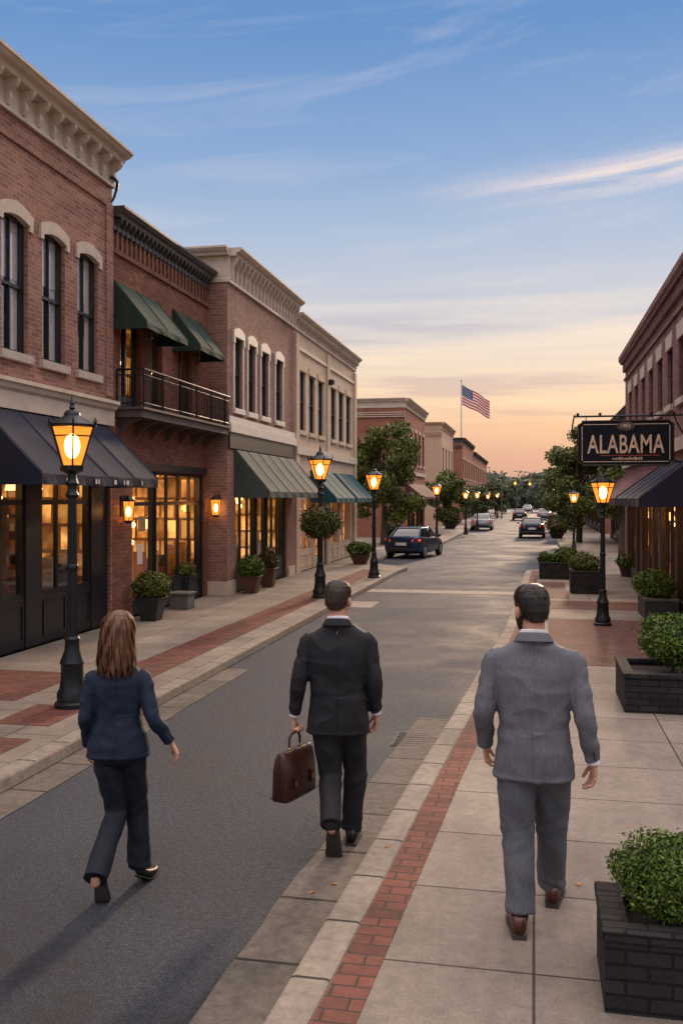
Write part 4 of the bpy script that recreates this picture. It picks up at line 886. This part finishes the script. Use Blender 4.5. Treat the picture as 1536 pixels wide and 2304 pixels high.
lamp_at(841,1300,1043,'third street lamp on the left, between flower basket lamp and blue car')
lamp_at(982,1226,1080,'left street lamp just beyond the parked blue car')
lamp_at(1047,1203,1098,'small street lamp on the left beside the silver parked car',False)
lamp_at(1073,1192,1100,'small street lamp on the left just past the silver parked car',False)
for px,py in ((1097,1178),(1118,1166)): lamp_at(px,py,1106,'tiny far street lamp on the left pavement at the end of the street',False)['group']='far street lamps left'
lamp_at(1355,1407,1050,'right street lamp standing under the hanging sign')
lamp_at(1290,1253,1095,'right street lamp beyond the sign, behind the low planters')
for px,py in ((1255,1180),(1240,1160)): lamp_at(px,py,1104,'tiny far street lamp on the right pavement at the end of the street',False)['group']='far street lamps right'
def sconce(loc,axis,label):
    t=thing('wall_sconce',loc,label,'wall lamp','amber wall sconces',rot=0 if axis=='x' else -math.pi/2)
    m=MB(); m.box(0,.03,-.05,.05,-.02,.36); m.limb([(.02,0,.3),(.1,0,.36),(.15,0,.3)],[.012]*3,6); m.build('wall_plate',iron,t)
    m=MB(); m.lathe([(.02,.27),(.13,.25),(.12,.28),(.05,.34),(.015,.37)],6,(.15,0,0)); m.lathe([(.03,-.16),(.09,-.12),(.09,-.1),(.02,-.1)],6,(.15,0,0))
    for k in range(6):
        a=2*math.pi*k/6; m.limb([(.15+.085*math.cos(a),.085*math.sin(a),-.11),(.15+.12*math.cos(a),.12*math.sin(a),.26)],[.007]*2,5)
    m.build('lantern_frame',iron,t)
    m=MB(); m.rings([[(.15+r*math.cos(2*math.pi*j/6),r*math.sin(2*math.pi*j/6),z) for j in range(6)] for r,z in ((.082,-.1),(.115,.255))],False); m.build('glass_shade',lglass,t)
    m=MB(); m.ball((.15,0,.06),(.05,.05,.10),8); m.build('bulb',bulbm,t)
    L=bpy.data.lights.new('lamp_light','POINT'); L.energy=26; L.color=(1,.48,.15); L.shadow_soft_size=.06
    lo=bpy.data.objects.new('lamp_light',L); col.objects.link(lo); lo.parent=t; lo.location=(.15,0,.06)
sconce((X2+.001,16.22,2.1),'x','amber wall sconce left of the balcony building shopfront')
sconce((-7.28,20.955,2.12),'y','amber wall sconce on the brick pier right of the balcony building shopfront')
# ------------------------------------------------------------ flag
fy=108.5; fx=-8.2; fl=thing('flagpole',(fx,fy,8.3),'tall white flagpole flying a striped flag over the far red brick roofs','flagpole',world=True)
m=MB(); m.limb([(fx,fy,8.3),(fx,fy,15.9)],[.09,.05],8); m.ball((fx,fy,15.98),.13,6); m.build('pole',M('white_pole',(.6,.6,.6),.4),fl)
def fs(u,v,off=0):
    return (fx+.08+u*3.15,fy+.3*math.sin(u*7+v)*u+off,15.5-v*2.3*(1-.12*u)-u*1.9-.12*math.sin(u*9)*u)
m=MB(); NX=26
for r_ in range(13):
    for i in range(NX):
        mi=2 if (r_<7 and i<10) else (0 if r_%2==0 else 1)
        m.face([fs(i/NX,r_/13),fs((i+1)/NX,r_/13),fs((i+1)/NX,(r_+1)/13),fs(i/NX,(r_+1)/13)],mi)
fc=m.build('flag_cloth',[M('flag_red',(.6,.03,.035),.7,bst=0),M('flag_white',(.85,.8,.74),.7,bst=0),M('flag_blue',(.03,.05,.18),.7,bst=0)],fl,recalc=False)
m=MB()
for r_ in range(9):
    for k in range(6 if r_%2==0 else 5):
        u=(.03+(.06*k+(.03 if r_%2 else 0)))*1.0; v=(r_+.7)/9.4*7/13
        for off in (-.03,.03):
            c=fs(u,v,off); m.prism([(c[0]+(.06 if q%2==0 else .025)*math.sin(q*math.pi/5),c[1],c[2]+(.06 if q%2==0 else .025)*math.cos(q*math.pi/5)) for q in range(10)],(0,.004,0))
m.build('flag_stars',M('flag_star',(.8,.8,.8),.7),fc)
# ------------------------------------------------------------ planters & bushes
def bush(name,label,c,r,n,size,mat=None,group=None,cat='bush'):
    mat=mat or lf_bush
    t=thing(name,(c[0],c[1],c[2]-r[2]),label,cat,group,world=True)
    bl=[(c,(r[0]*.86,r[1]*.86,r[2]*.86))]
    for k in range(14):
        d=Vector((random.gauss(0,1),random.gauss(0,1),random.gauss(.2,.8))).normalized()
        bl.append(((c[0]+d.x*r[0]*.55,c[1]+d.y*r[1]*.55,c[2]+d.z*r[2]*.55),(r[0]*.45,r[1]*.45,r[2]*.42)))
    core(bl[:1],t,.8,'inner_shade_core'); leaves('leaves',bl,n,size,mat,t,shell=.75)  # dark solid ball stands in for the shade inside the bush
    m=MB(); m.limb([(c[0],c[1],c[2]-r[2]*1.1),(c[0],c[1],c[2])],[.02,.012],6); m.build('stem',bark,t)
    return t
def boxpl(label,x0,x1,y0,y1,h,mat,cap=True,zb=.12):
    t=thing('planter',((x0+x1)/2,(y0+y1)/2,zb),label,'planter',world=True); th=.1
    m=MB(); m.box(x0,x1,y0,y0+th,zb,zb+h); m.box(x0,x1,y1-th,y1,zb,zb+h); m.box(x0,x0+th,y0+th,y1-th,zb,zb+h); m.box(x1-th,x1,y0+th,y1-th,zb,zb+h); m.build('box_wall',mat,t)
    if cap:
        m=MB(); e=.012
        for q in ((x0-e,x1+e,y0-e,y0+th+e),(x0-e,x1+e,y1-th-e,y1+e),(x0-e,x0+th+e,y0+th+e+.001,y1-th-e-.001),(x1-th-e,x1+e,y0+th+e+.001,y1-th-e-.001)): m.box(*q,zb+h+.001,zb+h+.05)
        m.build('rim',concp if mat is not brickP else brickP,t,bevel=.008)
    m=MB(); m.box(x0+th+.001,x1-th-.001,y0+th+.001,y1-th-.001,zb+h*.5,zb+h-.03); m.build('soil',soil,t); return t
boxpl('nearest charcoal brick planter at the lower right corner',.31,1.25,4.32,4.86,.32,brickP)
bush('boxwood_bush','nearest round boxwood bush in the lower right brick planter',(.63,4.60,.655),(.29,.25,.225),22000,.0105)
boxpl('charcoal brick planter in the middle right behind the nearest one',.95,2.3,10.4,11.5,.37,brickP)
bush('boxwood_bush','round boxwood bush in the middle right brick planter',(1.52,10.95,.83),(.43,.40,.34),12000,.02)
boxpl('dark planter box in front of the right shop windows',2.05,2.66,18.4,19.6,.35,darkp)
bush('boxwood_bush','wide low bush against the right shop windows',(2.3,18.9,.72),(.45,.55,.36),7000,.03)
boxpl('low dark planter box at the right curb corner with three bushes',.15,1.05,27.0,28.6,.42,brickP)
for x,y,rr,l in ((.35,27.4,.25,'left bush'),(.8,27.4,.3,'right bush'),(.95,28.4,.34,'rear bush')): bush('boxwood_bush',l+' of the low dark planter at the right curb corner',(x,y,.12+.42+rr*.6),(rr,rr,rr*.8),2200,.035)
boxpl('square dark planter of yellowing shrub on the right pavement',.87,1.6,23.0,24.0,.5,brickP)
bush('boxwood_bush','yellow green shrub in the square planter on the right pavement',(1.23,23.5,.82),(.4,.42,.3),4000,.03,lf_flow)
def pot(label,p,r,h,mat,zb=.12):
    t=thing('planter',(p[0],p[1],zb),label,'planter',world=True)
    m=MB()
    prof=[(r*.62,0),(r*.98,h*.93),(r*1.07,h*.93),(r*1.07,h),(r*.85,h),(r*.82,h*.85)]
    m.lathe([(a*1.25,z) for a,z in prof],4,(p[0],p[1],zb),ang=math.pi/4+.0); m.build('pot',mat,t,bevel=.01)
    return t
def potted(px,py,r,h,br,bh,lab,mat=None,lm=None,n=3500,s=.035):
    mat=mat or darkp; lm=lm or lf_flow
    p=PX(px,py); p.y+=r*.6; pot('planter pot of the '+lab,p,r,h,mat); bush('potted_plant',lab,(p.x,p.y,.12+h+bh*.6),(br,br,bh),n,s,lm,cat='plant')
potted(333,1398,.27,.44,.38,.32,'yellow and green plant nearest the left shopfront',n=6500,s=.028)
potted(412,1352,.2,.55,.26,.2,'small plant behind the grey block on the left pavement',n=2500,s=.03)
q=PX(402,1372); t=thing('stone_block',(q.x,q.y,.12),'low grey stone planter block beside the left shopfront plant','planter',world=True)
m=MB(); m.box(q.x-.2,q.x+.2,q.y,q.y+.4,.12,.42); m.build('block',concp,t,bevel=.015); m=MB(); m.box(q.x-.23,q.x+.23,q.y-.03,q.y+.43,.422,.47); m.build('rim',concp,t,bevel=.01)
potted(560,1336,.26,.42,.36,.32,'dense round bush by the grey green awning shopfront',terra,lf_bush,4500,.03)
potted(600,1322,.24,.5,.26,.34,'red flowering plant behind the round bush on the left',terra,lf_red,2500,.035)
potted(808,1270,.36,.34,.5,.3,'low plant in front of the tan building',terra,lf_bush,2500,.045)
potted(1408,1298,.22,.3,.3,.22,'small plant at the foot of the far right shopfront',terra,lf_bush,1500,.04)
potted(882,1222,.5,.4,.6,.4,'far low bush behind the blue car',darkp,lf_bush,1500,.07)
potted(1013,1190,.5,.4,.9,.8,'far round topiary on the left pavement',darkp,lf_tree,1500,.1)
for px,py in ((1252,1212),(1262,1200),(1248,1192)): potted(px,py,.5,.4,.6,.5,'far flowering shrub on the right pavement, %s'%{1212:'closest to the lamp',1200:'middle one',1192:'last one'}[py],darkp,lf_red if py!=1200 else lf_bush,1200,.08)
lp=PX(720,1345); c=(lp.x,lp.y,1.86); t=thing('flower_basket',(c[0],c[1],c[2]),'round hanging flower basket wrapped around a lamp post on the left','flower basket',world=True)
m=MB()
for k in range(4):
    a=k*math.pi/2; m.limb([(c[0]+.055*math.cos(a),c[1]+.055*math.sin(a),c[2]+.48),(c[0]+.34*math.cos(a),c[1]+.34*math.sin(a),c[2]+.15),(c[0]+.1*math.cos(a),c[1]+.1*math.sin(a),c[2]-.2)],[.01]*3,5)
m.build('basket_frame',iron,t); leaves('leaves',[(c,(.46,.46,.40))],7500,.032,leafm('basket_leaf',(.015,.028,.006),(.10,.12,.025),(.20,.12,.035)),t,shell=.5)
leaves('flowers',[((c[0],c[1],c[2]+.1),(.44,.44,.3))],220,.035,leafm('basket_bloom',(.25,.05,.04),(.40,.14,.08)),t,shell=.8)
# ------------------------------------------------------------ trees
def tree(label,x,y,h,cr,ch,n,size,mat,name='street_tree',seed=1,group=None,cm=None,nb=26):
    random.seed(seed); t=thing(name,(x,y,.1),label,'tree',group,world=True); cz=h-ch
    m=MB(); m.limb([(x,y,.05),(x+.05,y,cz*.6),(x,y+.05,h-ch*.7)],[.16*h/6,.11*h/6,.06*h/6],8)
    bl=[]
    for k in range(nb):
        a=random.uniform(0,6.28); rr=cr*math.sqrt(random.random())*.80; zz=cz+random.uniform(-.85,.8)*ch*math.sqrt(max(.05,1-(rr/cr)**2))
        s=random.uniform(.18,.38)*cr; p=(x+rr*math.cos(a),y+rr*math.sin(a),zz); bl.append((p,(s,s,s*.75)))
        if k%2==0: m.limb([(x,y,max(.8,cz*.55+.1*k*.3)),((x+p[0])/2,(y+p[1])/2,(cz+p[2])/2-.2),p],[.05*h/6,.03*h/6,.01],6)
    m.build('trunk',bark,t,smooth=True); leaves('crown',bl,n,size,mat,t,shell=.12); return t
tree('autumn green tree between the tan building and the far red brick block',-7.2,45.2,6.7,2.1,3.0,30000,.085,lf_tree,seed=2,nb=46)
tree('smaller leafy tree left of centre beyond the red brick block',-6.4,70,4.7,2.0,2.0,11000,.12,lf_tree,seed=3,nb=34)
tree('leafy green tree on the right, left of the hanging sign',2.3,50,6.5,2.0,2.9,24000,.09,lf_tree,seed=5,nb=40)
tree('tree filling the gap above the right street lamps near the corner',3.1,35,5.6,1.25,2.3,18000,.07,lf_tree,seed=6,nb=36)
tree('round tree farther along the right pavement',2.4,72,5.4,1.8,2.2,11000,.13,lf_tree,seed=7)
random.seed(9)
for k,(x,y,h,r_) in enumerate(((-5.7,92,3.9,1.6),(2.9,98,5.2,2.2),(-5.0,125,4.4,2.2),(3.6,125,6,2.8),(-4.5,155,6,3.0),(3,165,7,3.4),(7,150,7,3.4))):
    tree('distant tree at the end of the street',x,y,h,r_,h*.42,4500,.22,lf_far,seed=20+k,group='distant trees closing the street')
bl=[]
for k in range(70):
    x=random.uniform(-70,90); bl.append(((x,random.uniform(215,260),2+random.random()*2.5),(9,6,4+random.random()*2.6)))
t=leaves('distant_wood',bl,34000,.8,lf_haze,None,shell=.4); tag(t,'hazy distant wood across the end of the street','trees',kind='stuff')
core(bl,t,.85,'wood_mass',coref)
# ------------------------------------------------------------ cars
tyrem=M('tyre_rubber',(.015,.015,.016),.85); rimm=M('wheel_alloy',(.35,.35,.37),.35,metal=.8,bst=0)
redl=M('tail_light_red',(.45,.02,.01),.2,emit=(1,.06,.02,1),es=.9,bst=0); headl=M('headlight_clear',(.7,.7,.7),.15,bst=0); platem=M('plate_white',(.6,.6,.58),.5,bst=0); plastic=M('black_trim',(.015,.015,.016),.5)
def mk_car(label,loc,rot,paintc,s=1.0,rough=.25,metal=.6,group=None):
    t=thing('car',loc,label,'car',group,rot=rot); t.scale=(s,)*3
    pm=M('car_paint',paintc,rough,metal=metal,var=.05,bst=0)
    st=[(-2.3,.66,.42,.86),(-2.24,.80,.30,.98),(-2.0,.87,.24,1.03),(-1.5,.90,.22,1.02),(-.8,.90,.20,.98),(0,.90,.20,.96),(.9,.90,.20,.95),(1.4,.89,.22,.90),(1.9,.85,.24,.82),(2.2,.74,.28,.70),(2.3,.6,.36,.58)]
    rs=[]
    for y,w,zb,zt in st:
        h=zt-zb; pr=[(0,zb),(.8*w,zb),(.97*w,zb+.12*h),(w,zb+.35*h),(w,zb+.55*h),(.97*w,zb+.8*h),(.90*w,zb+.95*h),(.72*w,zt),(0,zt+.015)]
        rs.append([(x,y,z) for x,z in pr]+[(-x,y,z) for x,z in pr[-2:0:-1]])
    m=MB(); m.rings(rs); m.build('body',pm,t,smooth='auto')
    def rr(y0,y1,w0,w1,z,n=5):
        c=.14; pts=[]
        P4=[(w1,y1),(-w1,y1),(-w0,y0),(w0,y0)]
        for i in range(4):
            p=Vector(P4[i]);a=(Vector(P4[i-1])-p).normalized()*c;b=(Vector(P4[(i+1)%4])-p).normalized()*c
            for k in range(n+1):
                q=k/n; v=p+a*(1-q)**2+b*q**2; pts.append((v.x,v.y,z))
        return pts
    m=MB(); m.rings([rr(-1.75,1.15,.72,.76,.95),rr(-1.35,.72,.66,.69,1.2),rr(-1.02,.35,.58,.60,1.385)]); m.build('windows',carglass,t,smooth='auto')
    m=MB(); m.rings([rr(-1.06,.40,.585,.605,1.375),rr(-1.0,.32,.55,.57,1.415),rr(-.85,.15,.4,.4,1.435)])
    for sx in (-1,1):
        m.limb([(sx*.725,1.14,.96),(sx*.60,.36,1.39)],[.035,.03],6); m.limb([(sx*.70,-1.74,.97),(sx*.575,-1.04,1.39)],[.05,.04],6); m.limb([(sx*.765,-.25,.95),(sx*.605,-.3,1.39)],[.03,.03],6)
    m.build('roof',pm,t,smooth='auto')
    for sx in (-1,1):
        for wy in (-1.38,1.42):
            def cyl(mb,r,x0,x1,mi=0): mb.rings([[(x,wy+r*math.cos(2*math.pi*j/20),.33+r*math.sin(2*math.pi*j/20)) for j in range(20)] for x in (x0,x1)],True,mi)
            w=MB(); cyl(w,.33,sx*.70,sx*.905); wo=w.build('wheel',tyrem,t,smooth='auto'); w=MB(); cyl(w,.21,sx*.80,sx*.912); w.build('rim',rimm,wo)
            w=MB(); w.prism([(sx*.86,wy+.39*math.cos(a),.33+.39*math.sin(a)) for a in [math.pi*k/12-.15 for k in range(14)]],(sx*.043,0,0)); w.build('wheel_arch',plastic,wo)
        l=MB(); l.rings([[(sx*.52,-2.315,.78),(sx*.80,-2.18,.80),(sx*.80,-2.18,.90),(sx*.52,-2.315,.89)],[(sx*.52,-2.25,.78),(sx*.86,-1.98,.82),(sx*.86,-1.98,.92),(sx*.52,-2.2,.91)]]); l.build('tail_light',redl,t)
        l=MB(); l.rings([[(sx*.42,2.27,.55),(sx*.66,2.2,.57),(sx*.66,2.17,.67),(sx*.42,2.24,.66)],[(sx*.42,2.1,.55),(sx*.8,1.98,.57),(sx*.8,1.98,.72),(sx*.42,2.1,.70)]]); l.build('headlight',headl,t)
        l=MB(); l.ball((sx*.98,.85,1.0),(.1,.06,.07),6); l.build('wing_mirror',pm,t,smooth=True)
    l=MB(); l.box(-.26,.26,-2.325,-2.30,.62,.76); l.build('number_plate',platem,t)
    for q in ((-.72,.72,-2.31,-2.2,.34,.50),(-.62,.62,2.2,2.315,.32,.5)):
        l=MB(); l.box(*q); l.build('bumper',plastic,t,bevel=.03)
    return t
q=PX(928,1258,0); mk_car('dark blue sedan parked at the left curb beyond the third lamp',(q.x-.15,q.y+1.9,0),R(-9),(.02,.045,.085),.86)
q=PX(1196,1212,0); mk_car('dark sedan driving away with red tail lights in mid road',(q.x,q.y+2,0),R(0),(.03,.035,.045),.86)
q=PX(1168,1171,0); mk_car('far dark car left of the queue beyond the dark sedan',(q.x,q.y+2,0),0,(.05,.05,.055),.86)
q=PX(1224,1170,0); mk_car('far silver car on the right beyond the dark sedan',(q.x,q.y+2,0),0,(.35,.35,.36),.86)
q=PX(1186,1154,0); mk_car('farthest pale car in the middle of the road',(q.x,q.y+2,0),0,(.5,.5,.5),.9)
q=PX(1072,1193,0); mk_car('silver parked car at the left curb beside small lamps',(-4.2+.4,q.y+1,0),R(0),(.45,.45,.45),.86)
sgy=M('signal_yellow',(.35,.25,.05),.5); sga=emis('signal_amber',(1,.4,.08,1),4)
for k,(px,py,lab) in enumerate(((1128,1168,'left far traffic signal on a thin pole'),(1162,1166,'right far traffic signal on a thin pole'))):
    p=PX(px,py,0); t=thing('traffic_light',p,lab,'traffic light'); m=MB(); m.limb([(0,0,0),(0,0,4.6)],[.08,.06],6); m.limb([(0,0,4.5),(1.5,0,4.7)],[.05,.04],6); m.build('pole',concp,t)
    m=MB(); m.box(1.35,1.65,-.15,.15,3.8,4.7); h=m.build('signal_head',sgy,t); m=MB(); m.ball((1.5,-.16,4.05),(.13,.05,.13),6); m.build('lens',sga,h)
p=PX(925,1664,0); t=thing('drain_grate',(p.x,p.y,.004),'worn metal drain grate in the road beside the curb','drain grate'); m=MB()
for k in range(7): m.box(-.15,.15,-.25+k*.08,-.215+k*.08,0,.004)
m.box(-.17,-.151,-.28,.28,0,.005); m.box(.151,.17,-.28,.28,0,.005); m.build('grate',M('worn_steel',(.085,.075,.07),.7,metal=.2,spec=.2),t)
random.seed(12); lm_=M('dry_leaf',(.4,.17,.05),.7)
for px,py,z in ((752,1990,.006),(30,1755,.006),(1012,1615,.125),(120,1700,.125),(460,1530,.125),(870,1905,.125),(600,1455,.125),(1300,1990,.125),(700,2010,.006)):
    p=PX(px,py,z); m=MB(); a=random.uniform(0,6); c,s=math.cos(a),math.sin(a)
    pts=[(-.03,0,.002),(-.01,-.013,.008),(.03,0,.003),(-.01,.014,.01)]
    m.face([(x*c-y*s,x*s+y*c,zz) for x,y,zz in pts]); o=m.build('fallen_leaf',lm_,recalc=False); o.location=p; tag(o,'small fallen brown leaf lying on the paving','leaf','fallen leaves')
# ------------------------------------------------------------ camera
cam=bpy.data.cameras.new('camera'); co=bpy.data.objects.new('camera',cam); col.objects.link(co); bpy.context.scene.camera=co
co.location=(0,0,HC); co.rotation_euler=(R(90),0,T); cam.sensor_fit='VERTICAL'; cam.sensor_height=36; cam.sensor_width=24; cam.lens=36*2100/2304
cam.shift_y=-32/2304; cam.clip_end=4000
# ------------------------------------------------------------ world
wd=bpy.data.worlds.new('World'); bpy.context.scene.world=wd; wd.use_nodes=True; nt=wd.node_tree; nt.nodes.clear()
out=nn(nt,'ShaderNodeOutputWorld'); bg=nn(nt,'ShaderNodeBackground'); nt.links.new(bg.outputs[0],out.inputs[0])
tc=nn(nt,'ShaderNodeTexCoord'); sp=nn(nt,'ShaderNodeSeparateXYZ'); nt.links.new(tc.outputs['Generated'],sp.inputs[0])
z=sp.outputs[2]; az=math_(nt,'ARCTAN2',sp.outputs[0],sp.outputs[1])
base=ramp(nt,z,[(0,srgb(190,150,138)),(.04,srgb(220,168,146)),(.075,srgb(240,193,156)),(.115,srgb(246,217,186)),(.155,srgb(230,215,204)),(.21,srgb(200,204,215)),(.27,srgb(174,192,217)),(.34,srgb(142,172,213)),(.45,srgb(104,148,202)),(.7,srgb(110,150,200)),(1,srgb(115,150,200))])
def comb(x,y,zz=0.0):
    c=nn(nt,'ShaderNodeCombineXYZ')
    for i,q in enumerate((x,y,zz)):
        if isinstance(q,(int,float)): c.inputs[i].default_value=q
        else: nt.links.new(q,c.inputs[i])
    return c.outputs[0]
v1=comb(math_(nt,'MULTIPLY',az,2.0),math_(nt,'MULTIPLY',z,36),0.0)
s1=noise_(nt,v1,1.3,6,.58,.4); lowm=ramp(nt,z,[(.03,(0,0,0)),(.09,(1,1,1)),(.17,(.8,.8,.8)),(.26,(0,0,0))])
warmc=ramp(nt,z,[(.04,srgb(232,176,150)),(.10,srgb(255,224,180)),(.16,srgb(252,230,206)),(.25,srgb(230,222,226))])
coolc=ramp(nt,z,[(.04,srgb(190,150,144)),(.10,srgb(206,172,162)),(.16,srgb(186,178,192)),(.25,srgb(168,182,210))])
c=mixc(nt,math_(nt,'MULTIPLY',ramp(nt,s1,[(.48,(0,0,0)),(.66,(.85,)*3)]),lowm),base,warmc)
c=mixc(nt,math_(nt,'MULTIPLY',ramp(nt,s1,[(.34,(.6,)*3),(.46,(0,0,0))]),lowm),c,coolc)
v2=comb(math_(nt,'MULTIPLY',az,2.2),math_(nt,'SUBTRACT',math_(nt,'MULTIPLY',z,18),math_(nt,'MULTIPLY',az,2.0)),9.0)
s2=noise_(nt,v2,1.1,9,.60,.6); him=ramp(nt,z,[(.14,(0,0,0)),(.22,(1,1,1)),(.8,(.7,.7,.7))])
c=mixc(nt,math_(nt,'MULTIPLY',ramp(nt,s2,[(.50,(0,0,0)),(.78,(.42,)*3)]),him),c,srgb(220,216,226))
dz=math_(nt,'SUBTRACT',z,math_(nt,'ADD',math_(nt,'MULTIPLY',az,.06),.311))
g1=math_(nt,'POWER',2.718,math_(nt,'MULTIPLY',math_(nt,'MULTIPLY',dz,dz),-1/(.016**2)))
rm=nn(nt,'ShaderNodeMapRange'); rm.interpolation_type='SMOOTHSTEP'; nt.links.new(az,rm.inputs[0]); rm.inputs[1].default_value=-.14; rm.inputs[2].default_value=.10
n3=noise_(nt,comb(math_(nt,'MULTIPLY',az,4),math_(nt,'SUBTRACT',math_(nt,'MULTIPLY',z,52),math_(nt,'MULTIPLY',az,5)),8.0),1.0,7,.6,.5)
c=mixc(nt,math_(nt,'MULTIPLY',math_(nt,'MULTIPLY',g1,rm.outputs[0]),ramp(nt,n3,[(.38,(0,0,0)),(.6,(.95,.95,.95))])),c,srgb(244,226,220))
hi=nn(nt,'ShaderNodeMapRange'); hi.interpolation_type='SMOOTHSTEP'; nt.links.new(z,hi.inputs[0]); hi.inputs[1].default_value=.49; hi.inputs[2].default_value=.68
hv=nn(nt,'ShaderNodeVectorMath'); hv.operation='SCALE'; hv.inputs[0].default_value=(1.95,1.5,1.16); nt.links.new(hi.outputs[0],hv.inputs['Scale'])  # warm light added to the sky overhead, out of view, to brighten the street
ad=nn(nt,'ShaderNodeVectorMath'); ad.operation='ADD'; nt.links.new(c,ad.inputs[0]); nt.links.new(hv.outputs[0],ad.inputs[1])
sky=nn(nt,'ShaderNodeTexSky'); sky.sky_type='NISHITA'; sky.sun_disc=False; sky.sun_elevation=R(9); sky.sun_rotation=R(6)
ns=nn(nt,'ShaderNodeVectorMath'); ns.operation='SCALE'; ns.inputs['Scale'].default_value=.002; nt.links.new(sky.outputs[0],ns.inputs[0])
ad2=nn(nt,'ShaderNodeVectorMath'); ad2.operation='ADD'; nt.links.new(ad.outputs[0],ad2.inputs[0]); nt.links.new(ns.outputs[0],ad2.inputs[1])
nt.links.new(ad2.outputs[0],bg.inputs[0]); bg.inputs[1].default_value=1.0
L=bpy.data.lights.new('sun','SUN'); L.energy=2.1; L.angle=R(5); L.color=(1,.70,.46); so=bpy.data.objects.new('sun',L); col.objects.link(so)
az_=R(5); el=R(14); d=Vector((math.sin(az_)*math.cos(el),math.cos(az_)*math.cos(el),math.sin(el))); so.rotation_euler=(-d).to_track_quat('-Z','Y').to_euler()
sc=bpy.context.scene; sc.view_settings.view_transform='Standard'; sc.view_settings.look='None'
